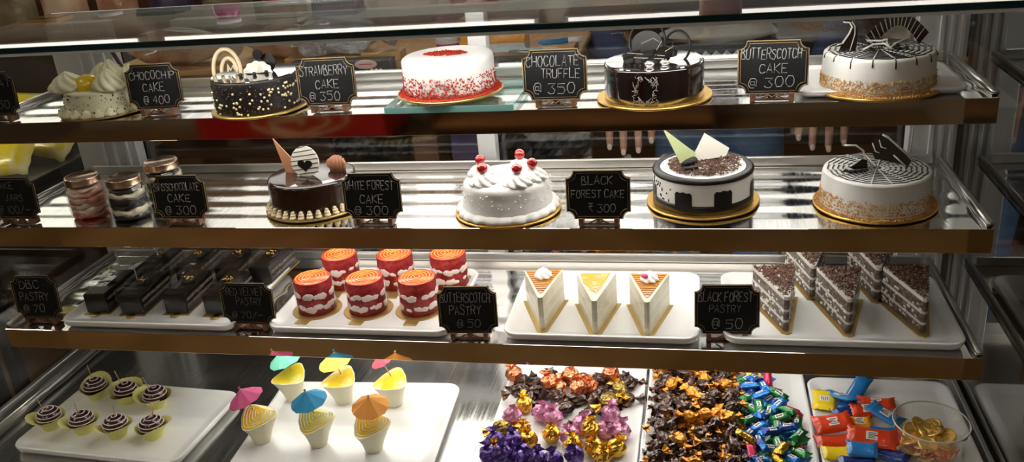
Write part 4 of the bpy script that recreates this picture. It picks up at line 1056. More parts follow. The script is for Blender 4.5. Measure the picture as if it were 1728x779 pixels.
def pillow(L, W, H, crimp=.004, seed=0, bend=0.):
    """flat flow-wrapped packet with zig-zag crimped ends"""
    nx, ny = 16, 8; vs = []; rng = random.Random(seed)
    for s in (1, -1):
        for i in range(nx + 1):
            u = i / nx * 2 - 1
            for j in range(ny + 1):
                v = j / ny * 2 - 1
                e = min(1, (1 - abs(u)) / .16) if abs(u) < 1 else 0
                body = max(0, 1 - max(0, abs(u) - .80) / .08 if abs(u) > .80 else 1)
                hgt = H / 2 * body * (1 - abs(v) ** 2.6) ** .8 * (1 - .3 * abs(u) ** 4) + .0004
                wv = .0008 * sin(v * 14) if abs(u) > .84 else .10 * hgt * mnoise.noise(Vector((u * 3, v * 3, seed + s)))
                x = u * L / 2 + (.0012 * (-1) ** j if abs(u) == 1 else 0)
                vs.append((x, v * W / 2 * (1 - .07 * body), H / 2 + s * hgt + wv + bend * u * u))
    N = (nx + 1) * (ny + 1); fs = []
    for i in range(nx):
        for j in range(ny):
            a = i * (ny + 1) + j; q = (a, a + ny + 1, a + ny + 2, a + 1); fs += [q, tuple(N + k for k in q[::-1])]
    for i in range(nx):
        a, b = i * (ny + 1), (i + 1) * (ny + 1); fs.append((a, N + a, N + b, b)); fs.append((a + ny, b + ny, N + b + ny, N + a + ny))
    for j in range(ny):
        fs.append((j, j + 1, N + j + 1, N + j)); b = nx * (ny + 1) + j; fs.append((b, N + b, N + b + 1, b + 1))
    return MB().add(vs, fs, 0, True)
def mini_bar(seed, foil, label=True):
    root = thing('wrapped_sweet', '', 'wrapped sweet')
    pillow(.036, .018, .011, seed=seed).build('wrapper', foil, root)
    if label:
        m = MB().box(-.007, .007, -.0035, .0035, .0106, .0114)
        o = m.build('label_patch', 'label_white', root)
        MB().box(-.005, .005, -.0010, .0012, .0114, .0117).box(-.004, -.003, -.002, .002, .0114, .0117).box(.003, .004, -.002, .002, .0114, .0117).build('label_print', 'label_ink', o)
    return root

from mathutils import Euler
rngS = random.Random(21)
PROTO = {}
def sweet(kind, maker, label, loc, rot, group, size=1.):
    """first of a kind is the made one, the rest are copies"""
    pool = PROTO.setdefault(kind, [])
    v = rngS.randrange(3)
    if len(pool) < 3:
        r = maker(len(pool) + 1 + 10 * len(PROTO)); pool.append(r); r.scale = (size, size, size)
        r['label'] = label; r['group'] = group; r.location = loc; r.rotation_euler = rot
        return r
    return dup(pool[v], label, loc, rot, group)
def rot3(z=None, tilt=.25): return (rngS.uniform(-tilt, tilt), rngS.uniform(-tilt, tilt), rngS.uniform(0, 2 * PI) if z is None else z)

mk = dict(
    dark=lambda s: twist_mesh(s, 'foil_brown', 'foil_brown'), copper=lambda s: ball_mesh(s, 'foil_copper', .0145), gold=lambda s: ball_mesh(s, 'foil_gold', .0145),
    pink=lambda s: ball_mesh(s, 'foil_pink', .0155), purple=lambda s: ball_mesh(s, 'foil_purple', .0148), olive=lambda s: twist_mesh(s, 'foil_olive', 'foil_gold'),
    brown=lambda s: twist_mesh(s, 'foil_brown', 'foil_orange', .0155, .0110, .0100, .011), brownbar=lambda s: twist_mesh(s, 'foil_brown', 'foil_brown', .019, .0105, .0095, .008), orange=lambda s: twist_mesh(s, 'foil_orange', 'foil_orange', .014, .0110, .010, .011),
    blue=lambda s: mini_bar(s, 'foil_blue'), deepblue=lambda s: mini_bar(s, 'foil_deepblue'), green=lambda s: mini_bar(s, 'foil_green'), red=lambda s: mini_bar(s, 'foil_red', False), ygold=lambda s: mini_bar(s, 'foil_gold', False))
ADJ = dict(dark='dark brown twist-wrapped sweet', copper='shiny copper-orange foil sweet', gold='gold foil sweet', pink='pink foil rose-shaped sweet', purple='purple foil sweet', olive='olive-gold twist-wrapped sweet')
AT_A = [('dark', .03), ('copper', .03)]
scat = dict(
    dark=[(-0.406, 1.561), (-0.375, 1.551), (-0.349, 1.576), (-0.319, 1.572), (-0.284, 1.574), (-0.255, 1.576), (-0.220, 1.575), (-0.194, 1.564), (-0.385, 1.509), (-0.359, 1.527), (-0.308, 1.475), (-0.261, 1.452), (-0.399, 1.508), (-0.226, 1.520), (-0.195, 1.515), (-0.248, 1.531), (-0.290, 1.508), (-0.259, 1.510), (-0.328, 1.513)],
    copper=[(-0.421, 1.565), (-0.326, 1.540), (-0.285, 1.516), (-0.267, 1.534), (-0.229, 1.578), (-0.343, 1.538), (-0.309, 1.562)],
    pink=[(-0.404, 1.440), (-0.349, 1.449), (-0.323, 1.439), (-0.271, 1.422), (-0.221, 1.459), (-0.228, 1.407), (-0.199, 1.410), (-0.285, 1.385)],
    gold=[(-0.384, 1.477), (-0.379, 1.391), (-0.356, 1.372), (-0.320, 1.392), (-0.246, 1.395), (-0.203, 1.361), (-0.278, 1.361), (-0.236, 1.360), (-0.272, 1.332), (-0.407, 1.330), (-0.226, 1.339)],
    olive=[(-0.414, 1.403), (-0.226, 1.497), (-0.207, 1.530)],
    purple=[(-0.414, 1.362), (-0.364, 1.337), (-0.415, 1.309), (-0.383, 1.315), (-0.337, 1.316), (-0.302, 1.315), (-0.266, 1.318), (-0.380, 1.353), (-0.394, 1.301), (-0.353, 1.302)])
heap = []
for kind, pts in scat.items():
    for (x, y) in pts:
        z = 0
        for (hx, hy, hz) in heap:
            d = math.hypot(hx - x, hy - y)
            if d < .023: z = max(z, hz + .016 * (1 - d / .036))
        heap.append((x, y, z + .004))
        where = {'dark': 'in the dark bunch at the back of the scattered-sweets tray', 'copper': 'among the dark sweets at the tray back', 'pink': 'lying loose midway along the scattered-sweets tray', 'gold': 'near the front of the scattered-sweets tray', 'olive': 'on the scattered-sweets tray', 'purple': 'at the front left of the scattered-sweets tray'}[kind]
        sweet(kind, mk[kind], ADJ[kind] + ' ' + where, (x, y, ZB + z), rot3(tilt=.2), kind + ' sweets of the scattered-sweets tray', 1.22)

# the heaped tray: a height field keeps each sweet on top of what lies below it
G = {}
def level(x, y, r):
    return sum(G.get((i, j), 0.) for i in range(int((x - r) / .004), int((x + r) / .004) + 1) for j in range(int((y - r) / .004), int((y + r) / .004) + 1))
def drop(x, y, r, h):
    cells = [(i, j) for i in range(int((x - r) / .004), int((x + r) / .004) + 1) for j in range(int((y - r) / .004), int((y + r) / .004) + 1)]
    hs = sorted(G.get(c, 0.) for c in cells); z = hs[int(len(hs) * .72)]
    for c in cells: G[c] = max(G.get(c, 0.), z + h)
    return z
BR = dict(brown='brown twist-wrapped sweet with orange ends in the left heap of the mixed tray', brownbar='long dark brown wrapped sweet in the left heap of the mixed tray', orange='bright orange twist-wrapped sweet in the left heap of the mixed tray')
BL = dict(blue='bright blue mini chocolate with white label in the right heap of the mixed tray', deepblue='deep blue mini chocolate with white label in the right heap of the mixed tray', green='green mini chocolate with white label in the right heap of the mixed tray', red='small red foil mini chocolate in the right heap of the mixed tray', ygold='gold foil mini chocolate in the right heap of the mixed tray')
def heap_fill(n, x0, x1, y0, y1, kinds, labels, r, h, ok):
    k = 0
    while k < n:
        cand = []
        while len(cand) < 7:
            x, y = rngS.uniform(x0, x1), rngS.uniform(y0, y1)
            if ok(x, y): cand.append((level(x, y, r), x, y))
        _, x, y = min(cand)
        kind = rngS.choice(kinds); z = drop(x, y, r, h)
        if z > .040: 
            k += .2; continue
        sweet(kind, mk[kind], labels[kind], (x, y, ZB + z * .92), rot3(tilt=.42 if z else .15), kind + ' sweets of the mixed tray')
        k += 1
heap_fill(185, -.132, .000, 1.290, 1.645, ['brown', 'brown', 'brownbar', 'brownbar', 'orange'], BR, .013, .0105, lambda x, y: True)
heap_fill(150, .000, .106, 1.290, 1.615, ['blue', 'blue', 'blue', 'deepblue', 'deepblue', 'green', 'green', 'ygold', 'red'], BL, .013, .0085, lambda x, y: x < .106 - max(0, (y - 1.46)) * .34)

# flat packs on the right-hand tray
def pack(color, label, px, rz, L, W, H=.012, z=0., tilt=(0, 0), seed=0, lab=True, stripe=False):
    t = thing('foil_pack', label, 'snack pack', (px[0], px[1], ZB + z), 0); t.rotation_euler = (tilt[0], tilt[1], rz)
    pillow(L, W, H, seed=seed, bend=.003).build('wrapper', color, t)
    if lab:
        o = MB().box(-.009, .009, -.0085, .0085, H - .0012, H + .0006, 0, .0003).build('label_patch', 'label_white', t)
        m = MB()
        for k in range(4): m.box(-.006 + .001 * (k % 2), .006 - .0015 * (k % 3), -.006 + .0034 * k, -.0045 + .0034 * k, H + .0006, H + .0009)
        m.build('label_print', 'label_ink', o)
    if stripe: MB().box(-L * .30, L * .30, W * .12, W * .34, H * .80, H * .93, 0, .0004).build('white_stripe', 'label_white', t)
    return t
pack('pack_yellow', 'yellow foil pack with white label, back left of the pack tray', (0.1635, 1.5447), rad(82), .064, .044, seed=1)
pack('pack_blue', 'long blue foil strip pack leaning left, behind the others', (0.1914, 1.547), rad(118), .095, .026, .010, .010, (.2, .35), 2, True)
pack('pack_blue', 'blue and white striped strip pack leaning right', (0.2207, 1.5725), rad(58), .090, .030, .010, .004, (.2, -.3), 3, False, True)
pack('pack_red', 'red-orange foil pack lying at the back beside the glass tub', (0.2517, 1.5401), rad(-5), .064, .040, .012, .002, (0, 0), 4)
pack('pack_red', 'red-orange foil pack half under the tilted blue pack', (0.23, 1.5062), rad(8), .056, .030, .012, .012, (.3, 0), 5)
pack('pack_navy', 'dark navy foil pack in the middle, under the blue strips', (0.2014, 1.5138), rad(25), .060, .034, .012, 0, (0, 0), 6, False)
pack('pack_blue', 'blue foil pack with label sloping down to the glass tub', (0.2573, 1.4922), rad(-38), .062, .034, .012, .012, (0, .2), 7, True, False)
pack('pack_orange', 'square orange foil pack in the centre of the pack tray', (0.2136, 1.4752), rad(2), .040, .034, .012, .004, (.1, 0), 8)
pack('pack_red', 'large red-orange foil pack with label at the left edge', (0.1667, 1.4566), rad(12), .066, .042, .013, .014, (.25, -.1), 9)
pack('pack_red', 'red-orange foil pack underneath the large left one', (0.1656, 1.4232), rad(8), .064, .036, .012, 0, (.1, 0), 10, False)
pack('pack_blue', 'blue and white pack lying flat by the tub', (0.2476, 1.4572), rad(-8), .050, .024, .010, .002, (0, 0), 11, False, True)
pack('pack_red', 'long red-orange foil pack with white label at the front right', (0.2236, 1.4181), rad(-10), .078, .042, .013, .016, (.3, 0), 12)
pack('pack_yellow', 'small yellow foil pack at the front of the pack tray', (0.1652, 1.3904), rad(4), .048, .034, .012, 0, (.1, 0), 13, False)
pack('pack_blue', 'pale blue foil pack at the front, middle of the tray', (0.2041, 1.388), rad(-4), .048, .036, .013, .012, (.15, 0), 14, False)
pack('pack_navy', 'dark navy foil pack at the front, beneath the pale blue one', (0.1935, 1.3662), rad(0), .060, .036, .012, 0, (0, 0), 15, False)
pack('pack_navy', 'dark navy foil pack with white mark touching the glass tub', (0.2506, 1.3885), rad(-24), .056, .036, .012, .003, (0, 0), 16, False, True)

# tub of gold coins
t = thing('plastic_tub', 'clear round plastic tub with red lettering, filled with gold coins', 'tub', (0.3109, 1.4082, ZB))
MB().lathe([(.047, 0), (.049, .002), (.0575, .064), (.0585, .066)], 56, cap=False).lathe([(.048, .001), (.0001, .001)], 56, cap=False).build('tub_wall', 'tub_plastic', t)
MB().tube([(.0582 * cos(2 * PI * k / 48), .0582 * sin(2 * PI * k / 48), .066) for k in range(48)], .0013, 6, closed=True).build('rim', 'clear_tub_rim', t)
m = MB(); rng = random.Random(5)
for pl in strokes('CANDY', 0, 0, .017, .062, .1, rng):
    pts = []
    for i in range(len(pl) - 1):
        for q in range(4):
            f = q / 4; x = pl[i][0] * (1 - f) + pl[i + 1][0] * f; y = pl[i][1] * (1 - f) + pl[i + 1][1] * f; pts.append((x, y))
    pts.append(pl[-1]); R = .0552
    m.tube([((R + .001 + y * .13) * sin((x + .006) / R), -(R + .001 + y * .13) * cos((x + .006) / R), .040 + y) for x, y in pts], .0011, 5)
m.build('lettering', 'tub_red', t)
def coin(seed):
    m = MB().lathe([(.0001, 0), (.0145, 0), (.0155, .0008), (.0155, .0028), (.0145, .0036), (.0125, .0036), (.0118, .0031), (.0001, .0031)], 32, smooth=False)
    for k in range(5):
        a = 2 * PI * k / 5 + .3; m.tube([(.003 * cos(a), .003 * sin(a), .0032), (.009 * cos(a), .009 * sin(a), .0032)], .0009, 4)
    return m.build('gold_coin', 'coin_gold')
c0 = coin(1); first = True; cr = random.Random(14); k = 0
for layer, (z, n, q) in enumerate(((.006, 7, .027), (.014, 8, .029), (.022, 8, .031), (.031, 8, .030), (.040, 8, .027))):
    for i in range(n):
        a = 2 * PI * i / n + layer * .9; r = q if i % 4 else q * .25
        loc = (0.3109 + r * cos(a), 1.4082 + r * sin(a), ZB + z + cr.uniform(-.002, .002)); rot = (cr.uniform(-.65, .65), cr.uniform(-.65, .65), cr.uniform(0, 6))
        o = c0 if first else c0.copy()
        if not first: COL.objects.link(o)
        first = False; o.location = loc; o.rotation_euler = rot
        tag(o, 'gold foil chocolate coin piled in the clear plastic tub', 'chocolate coin', 'gold coins in the tub')
# ------------------------------------------------------------------ behind the case: work table and what stands on it
LG = 1.03
t = thing('work_table', 'long steel work table behind the display case', 'table', (-.9, 2.26, 0))
def P(name, mb, m):
    o = mb.build(name, m, t); o.location = (.9, -2.26, 0); return o
P('tabletop', MB().box(-1.60, .60, 2.065, 2.44, LG - .022, LG, 0, .003), 'steel_dull')
for x in (-1.575, .56):
    for y in (2.10, 2.40): P('leg', MB().box(x - .018, x + .018, y - .018, y + .018, 0, LG - .022, 0, .002), 'steel_dull')
# black diamond-quilted panel in front of the storage below
q = MB(); x0, x1, z0, z1, y = -1.05, -.34, .30, 1.0, 2.30; nx, nz = 18, 18
vs = []; fs = []
for j in range(nz * 2 + 1):
    for i in range(nx * 2 + 1):
        d = abs(((i + j) % 4) - 2) + abs(((i - j) % 4) - 2)
        vs.append((x0 + (x1 - x0) * i / (2 * nx), y - .020 * max(0, (d - 1)) / 3, z0 + (z1 - z0) * j / (2 * nz)))
W_ = 2 * nx + 1
for j in range(nz * 2):
    for i in range(nx * 2): fs.append((j * W_ + i, j * W_ + i + 1, (j + 1) * W_ + i + 1, (j + 1) * W_ + i))
q.add(vs, fs, 0, False).box(x0, x1, y + .001, y + .05, z0, z1)
P('quilted_panel', q, 'quilt_black')
P('side_panel', MB().box(-1.55, -1.07, 2.30, 2.33, .1, 1.0), 'wood_dark')
P('wooden_riser', MB().box(-1.585, -.345, 2.12, 2.40, LG, 1.150, 0, .004), 'wood')
P('riser_top', MB().box(-1.595, -.335, 2.11, 2.41, 1.1502, 1.166, 0, .004), 'wood_pale')
# things under the table, seen between the two upper shelves
tag(MB().box(-.66, -.575, 2.10, 2.22, .80, 1.0, 0, .004).build('storage_box', 'purple_box'), 'dark purple box on the rack under the work table', 'box')
tag(MB().box(-.755, -.69, 2.09, 2.2, .80, .985, 0, .004).build('storage_box', 'wood_dark'), 'dark brown box on the rack under the work table', 'box')
t = thing('storage_rack', 'low steel rack under the work table, carrying two boxes', 'rack', (-.67, 2.16, 0))
for k, (b, nm) in enumerate((((-.80, -.54, 2.08, 2.27, .785, .80), 'shelf'), ((-.80, -.78, 2.08, 2.10, 0, .785), 'leg'), ((-.56, -.54, 2.08, 2.10, 0, .785), 'leg'), ((-.80, -.78, 2.25, 2.27, 0, .785), 'leg'), ((-.56, -.54, 2.25, 2.27, 0, .785), 'leg'))):
    o = MB().box(*b, 0, .002).build(nm, 'steel_dull', t); o.location = (.67, -2.16, 0)

def carton(label, x0, x1, y0, y1, z0, z1, ovals=(), crest=None):
    t = thing('carton', label, 'carton', ((x0 + x1) / 2, (y0 + y1) / 2, z0)); hx, hy, h = (x1 - x0) / 2, (y1 - y0) / 2, z1 - z0
    MB().box(-hx, hx, -hy, hy, 0, h, 0, .002).build('carton_body', 'carton_black', t)
    for (ox, oz, a, b) in ovals:
        m = MB(); m.T = Matrix.Translation((ox, -hy - .0005, oz)) @ Matrix.Rotation(PI / 2, 4, 'X'); m.prism([(a * cos(2 * PI * k / 28), b * sin(2 * PI * k / 28)) for k in range(28)], 0, .001)
        o = m.build('oval_label', 'label_pink', t)
        MB().box(ox - a * .6, ox + a * .6, -hy - .0019, -hy - .0015, oz - .0012, oz + .0012).build('label_print', 'red_crumb', o)
    if crest:
        cx, cz = crest; m = MB()
        m.tube([(cx + .014 * cos(2 * PI * k / 20), -hy - .001, cz + .015 * sin(2 * PI * k / 20)) for k in range(20)], .0018, 5, closed=True)
        for a in (-.011, 0, .011): m.blob((cx + a, -hy - .001, cz + .018), (.005, .001, .006), 0, 0, 10, 6)
        m.blob((cx, -hy - .001, cz), (.009, .001, .010), 0, 0, 12, 8)
        m.build('crest', 'label_pink', t)
carton('black carton with a pink oval label and a pale crest, behind the strawberry tag', -1.03, -.775, 2.07, 2.105, LG, 1.182, ((.085 - .02, .142, .028, .011),), (.075 + .015, .108))
carton('black carton with a pink oval label, behind the chocolate truffle tag', -.530, -.375, 2.07, 2.105, LG, 1.172, ((.042, .122, .024, .012),))

WT = 1.1662
def bag(label, x, y, z, r, m, seed, nz=.22, name='bread_bag', cat='bag'):
    t = thing(name, label, cat, (x, y, z))
    MB().blob((0, 0, r[2] * .93), r, nz, seed, 26, 16, 0, True, 2.0).build('bag_body', m, t)
    n = 14; vs = []; rng = random.Random(seed)
    for j, (xx, q) in enumerate(((.90, .020), (1.02, .010), (1.18, .026), (1.34, .034))):
        for k in range(n): a = 2 * PI * k / n; p = q * rng.uniform(.7, 1.2); vs.append((r[0] * xx, p * cos(a), max(.002, r[2] * .8 + p * .6 * sin(a))))
    MB().add(vs, [(j * n + k, j * n + (k + 1) % n, (j + 1) * n + (k + 1) % n, (j + 1) * n + k) for j in range(3) for k in range(n)], 0, True).build('tied_end', m, t)
    return t
bag('brown bread loaf in a clear bag, at the left of the wooden riser', -1.40, 2.19, WT, (.13, .07, .048), 'bag_bread', 1)
bag('brown bread loaf in a clear bag, behind the chocochip tag', -1.10, 2.23, WT, (.12, .07, .042), 'bag_bread', 2)
bag('large crumpled clear plastic bag behind the strawberry tag', -.945, 2.16, WT + .016, (.115, .045, .045), 'bag_clear', 3, .35, 'plastic_bag')
tag(MB().box(-.87, -.77, 2.125, 2.18, WT, WT + .022, 0, .004).build('wooden_block', 'wood_pale'), 'short pale wooden block beside the crumpled plastic bag', 'block')
tag(MB().box(-1.075, -.885, 2.13, 2.19, WT, WT + .014, 0, .004).build('wooden_board', 'wood_pale'), 'pale wooden board under the crumpled plastic bag', 'board')
t = thing('drink_bottle', 'magenta drink bottle standing behind the red-crumbed cake', 'bottle', (-.66, 2.17, WT))
MB().lathe([(.026, 0), (.028, .004), (.028, .07), (.022, .085), (.012, .095), (.012, .104)], 28).build('bottle_body', 'drink_magenta', t)
MB().lathe([(.0284, .03), (.0284, .06)], 28).build('label_band', 'label_white', t)
MB().lathe([(.0135, .104), (.0135, .118), (.0001, .118)], 20).build('cap', 'label_white', t)
t = thing('paper_carton', 'amber and white carton behind the right of the red-crumbed cake', 'carton', (-.515, 2.20, WT))
MB().box(-.046, .046, -.03, .03, 0, .022, 0, .002).build('white_base', 'towel_white', t); MB().box(-.046, .046, -.03, .03, .0222, .07, 0, .003).build('amber_lid', 'amber_box', t)
tag(MB().box(-.625, -.565, 2.16, 2.22, WT, WT + .085, 0, .003).build('juice_carton', 'amber_box'), 'small amber carton behind the left of the white post', 'carton')
t = thing('marker_pen', 'blue pen lying on the end of the wooden riser', 'pen', (-.385, 2.16, WT + .018), rad(14))
m = MB(); m.at((0, 0, .006), (0, rad(90), 0)); m.lathe([(.002, -.05), (.006, -.042), (.0065, .02), (.0001, .02)], 14); m.reset(); m.build('barrel', 'pen_blue', t)
m = MB(); m.at((0, 0, .006), (0, rad(90), 0)); m.lathe([(.0068, .02), (.0068, .055), (.0001, .055)], 14); m.reset(); m.build('cap', 'label_white', t)
tag(MB().box(-.42, -.345, 2.12, 2.20, WT, WT + .018, 0, .003).build('wooden_board', 'wood_pale'), 'short wooden board at the right end of the riser, under the blue pen', 'board')
t = thing('steel_tongs', 'steel serving tongs lying on the wooden riser', 'tongs', (-.455, 2.145, WT))
for s in (-1, 1): MB().tube([(-.05, 0, .006), (0, .006 * s, .006 + .003 * s), (.035, .010 * s, .006 + .004 * s), (.05, .004 * s, .006)], .0032, 6).build('arm', 'steel_dull', t)
# basket with diamond studs, grey bundle on it
t = thing('studded_basket', 'dark basket patterned with pale diamond studs, behind the truffle cake', 'basket', (-.012, 2.15, LG))
MB().box(-.115, .115, -.06, .06, 0, .142, 0, .006).build('basket_body', 'basket_navy', t)
m = MB()
for j in range(5):
    for i in range(10):
        cx = -.105 + .0225 * i + (.0112 if j % 2 else 0); cz = .142 - .014 - .0225 * j
        if cx > .112: continue
        m.add([(cx - .010, -.0602, cz), (cx, -.0602, cz + .0105), (cx + .010, -.0602, cz), (cx, -.0602, cz - .0105), (cx, -.067, cz)], [(0, 1, 4), (1, 2, 4), (2, 3, 4), (3, 0, 4)])
m.build('diamond_studs', 'basket_grey', t)
t = tag(MB().blob((0, 0, .026), (.125, .055, .028), .22, 6, 30, 16, 0, True, 1.4).build('cloth_bundle', 'bundle_grey', None, (-.02, 2.15, LG + .142)), 'folded grey cloth bundle lying on the studded basket', 'cloth')
bag('brown bread roll bag behind the top spider-web cake', .42, 2.24, LG + .09, (.085, .06, .045), 'bag_olive', 8, .2)
tag(MB().box(.315, .56, 2.12, 2.34, LG, LG + .09, 0, .006).build('wooden_crate', 'wood'), 'wooden crate under the bread roll bag at the right', 'crate')
# row of packets on the high back rack, seen above the glass lid
t = thing('wall_rack', 'tall wooden rack of bakery packets against the back', 'rack', (-1.7, 2.72, 0))
def P(name, mb, m):
    o = mb.build(name, m, t); o.location = (1.7, -2.72, 0); return o
P('shelf', MB().box(-2.9, -.50, 2.50, 2.90, 1.155, 1.175, 0, .003), 'wood_dark'); P('shelf', MB().box(-2.9, -.50, 2.50, 2.90, .6, .62, 0, .003), 'wood_dark')
P('side_panel', MB().box(-2.93, -2.901, 2.50, 2.92, 0, 1.44), 'wood_dark'); P('side_panel', MB().box(-.499, -.47, 2.50, 2.92, 0, 1.44), 'wood_dark')
P('back_panel', MB().box(-2.9, -.50, 2.901, 2.92, 0, 1.44), 'wood_dark')
PKN = [('bag_olive', 'olive'), ('bag_bread', 'brown'), ('plastic_red', 'red-brown'), ('bag_olive', 'olive'), ('plastic_cream', 'cream'), ('bag_bread', 'brown'), ('purple_box', 'purple'), ('bag_olive', 'olive'), ('plastic_red', 'red-brown'), ('bag_bread', 'brown'), ('plastic_cream', 'cream'), ('bag_olive', 'olive')]
rk = random.Random(31); names = ['first', 'second', 'third', 'fourth', 'fifth', 'sixth', 'seventh', 'eighth', 'ninth', 'tenth', 'eleventh', 'twelfth']
for i, (mm, cn) in enumerate(PKN):
    x = -2.78 + .187 * i; h = rk.uniform(.17, .25)
    t = thing('snack_packet', '%s snack packet on the back rack, %s from the left' % (cn, names[i]), 'packet', (x, 2.62, 1.1755), rk.uniform(-.15, .15), 'packets on the back rack')
    m = pillow(h, .17, .07, seed=i); m2 = MB(); m2.T = Matrix.Translation((0, .035, h / 2)) @ Matrix.Rotation(PI / 2, 4, 'X') @ Matrix.Rotation(PI / 2, 4, 'Z'); m2.add(m.v, m.f, 0, True)
    m2.build('packet_body', mm, t)
    MB().box(-.045, .045, -.002, .012, h * .42, h * .62, 0, .001).build('label_patch', 'label_pink' if i % 2 else 'towel_white', t)

ws = thing('wall_shelf', 'long dark wooden shelf of jars and boxes on the back wall', 'shelf', (-1.2, 3.55, 1.46))
MB().box(-2.9, 2.3, -.15, .15, -.03, 0, 0, .003).build('shelf_board', 'wood_dark', ws)
for x in (-2.5, -.3, 1.9): MB().box(x - .012, x + .012, -.1, .15, -.16, -.031, 0, .002).build('bracket', 'steel_dull', ws)
gr = random.Random(17); GD = [('box', 'purple_box', 'purple'), ('jar', 'bag_bread', 'brown'), ('box', 'plastic_red', 'red-brown'), ('jar', 'bag_olive', 'olive'), ('box', 'wood_pale', 'tan'), ('jar', 'plastic_cream', 'cream'), ('box', 'carton_black', 'black'), ('jar', 'drink_magenta', 'magenta'), ('box', 'bag_olive', 'olive')]
for k in range(18):
    kind, mm, cn = GD[k % 9]; x = -3.9 + .27 * k + gr.uniform(-.03, .03); h = gr.uniform(.11, .19)
    t = thing('storage_' + kind, '%s %s on the high wall shelf, %s in from the %s' % (cn, kind, names[k] if k < 9 else names[17 - k], 'left' if k < 9 else 'right'), kind, (x, 3.53, 1.4602))
    if kind == 'box':
        MB().box(-.09, .09, -.06, .06, 0, h - .02, 0, .004).build('box_body', mm, t); MB().box(-.093, .093, -.063, .063, h - .0195, h, 0, .003).build('lid', mm, t)
    else:
        MB().lathe([(.055, 0), (.06, .006), (.06, h - .05), (.045, h - .025), (.045, h - .02)], 28).build('jar_body', mm, t); MB().lathe([(.05, h - .0195), (.05, h), (.0001, h)], 24).build('lid', 'label_white', t)

# neighbouring rack of yellow packets, seen through the left end glass
t = thing('wire_stand', 'black stand of yellow snack packets beyond the left end glass', 'stand', (-1.95, 2.0, 0))
def P(name, mb, m):
    o = mb.build(name, m, t); o.location = (1.95, -2.0, 0); return o
P('tray', MB().box(-2.45, -1.66, 1.55, 2.40, .92, .94, 0, .003), 'dark_frame')
P('rim', MB().box(-1.66, -1.635, 1.55, 2.40, .94, .972, 0, .003), 'dark_frame')
P('front_rim', MB().box(-2.45, -1.661, 1.55, 1.57, .94, .985, 0, .003), 'dark_frame')
for x in (-2.40, -1.70):
    for y in (1.60, 2.35): P('leg', MB().box(x - .02, x + .02, y - .02, y + .02, 0, .92, 0, .002), 'dark_frame')
P('lamp_post', MB().box(-2.44, -2.42, 1.56, 1.58, .94, 1.40, 0, .002), 'dark_frame')
P('lamp_bar', MB().box(-2.44, -1.80, 1.56, 1.60, 1.385, 1.40, 0, .002), 'dark_frame')
P('lamp_tube', MB().box(-2.40, -1.82, 1.565, 1.595, 1.372, 1.3845, 0, .002), 'led_stand')
ry = random.Random(2); ks = 0
for r in range(4):
    for c in range(4):
        cm, cn = (('plastic_yellow', 'yellow'), ('plastic_cream', 'cream and brown'))[(r + 2 * c) % 4 == 3]
        t = thing('snack_packet', '%s snack packet on the black stand at far left, row %s, %s place' % (cn, names[r], names[c]), 'packet', (-1.750 - .15 * c, 1.72 + .17 * r, 1.005 + .012 * (c % 2)), 0, 'packets on the black stand')
        t.rotation_euler = (ry.uniform(.45, .8), ry.uniform(-.25, .25), ry.uniform(-.5, .5))
        pillow(.18, .15, .05, seed=60 + ks).build('packet_body', cm, t); ks += 1

# red ice-cream freezer on the customers' side, mirrored in the top shelf's lip
t = thing('chest_freezer', 'red chest freezer with a swirled gold heart, on the customers\' side', 'freezer', (-2.5, -2.2, 0))
MB().box(-.72, .55, -.32, .20, .06, .80, 0, .02).build('freezer_body', 'freezer_red', t)
MB().box(-.74, .57, -.34, .22, .80, .86, 0, .015).build('lid', 'towel_white', t)
MB().box(-.70, .53, -.30, .18, 0, .06, 0, .004).build('plinth', 'dark_frame', t)
m = MB()
def heart(s, k): return [(s * 1.9 * 16 * sin(a) ** 3 / 16 * .17, (.205), .185 + s * .095 * (13 * cos(a) - 5 * cos(2 * a) - 2 * cos(3 * a) - cos(4 * a)) / 13) for a in [2 * PI * i / k for i in range(k)]]
for s in (1.0, .62): m.tube(heart(s, 48), .014, 8, closed=True, flat=.5)
m.tube([(.30 * f * cos(5.2 * f), .205, .19 + .075 * f * sin(5.2 * f)) for f in [i / 24 for i in range(25)]], .010, 8)
m.build('heart_emblem', 'freezer_gold', t)
t = thing('snack_shelf', 'low tan shelving unit beside the freezer on the customers\' side', 'shelf unit', (-.9, -2.35, 0))
MB().box(-.8, .9, -.25, -.22, 0, 1.5).build('back_panel', 'beige_panel', t)
for z in (.08, .5, .92, 1.34): MB().box(-.8, .9, -.22, .15, z, z + .03, 0, .003).build('shelf', 'wood', t)
for x in (-.82, .9): MB().box(x, x + .02, -.25, .15, 0, 1.5, 0, .002).build('side_panel', 'wood_dark', t)

# ------------------------------------------------------------------ the assistant behind the counter
def skin_mesh(verts, edges, radii, root=0, sub=2):
    me = bpy.data.meshes.new('figure'); me.from_pydata(verts, edges, [])
    o = bpy.data.objects.new('figure', me); COL.objects.link(o)
    md = o.modifiers.new('s', 'SKIN'); md.use_smooth_shade = True
    for i, r in enumerate(radii):
        d = me.skin_vertices[0].data[i]; d.radius = (r, r) if not isinstance(r, tuple) else r; d.use_root = (i == root)
    ss = o.modifiers.new('u', 'SUBSURF'); ss.levels = sub; ss.render_levels = sub
    bpy.context.view_layer.update()
    dg = bpy.context.evaluated_depsgraph_get(); m2 = bpy.data.meshes.new_from_object(o.evaluated_get(dg))
    bpy.data.objects.remove(o); bpy.data.meshes.remove(me)
    m2.materials.clear()
    for p in m2.polygons: p.use_smooth = True
    return m2
def link_mesh(me, name, m, parent):
    o = bpy.data.objects.new(name, me); COL.objects.link(o); me.materials.append(MT[m]); o.parent = parent; return o
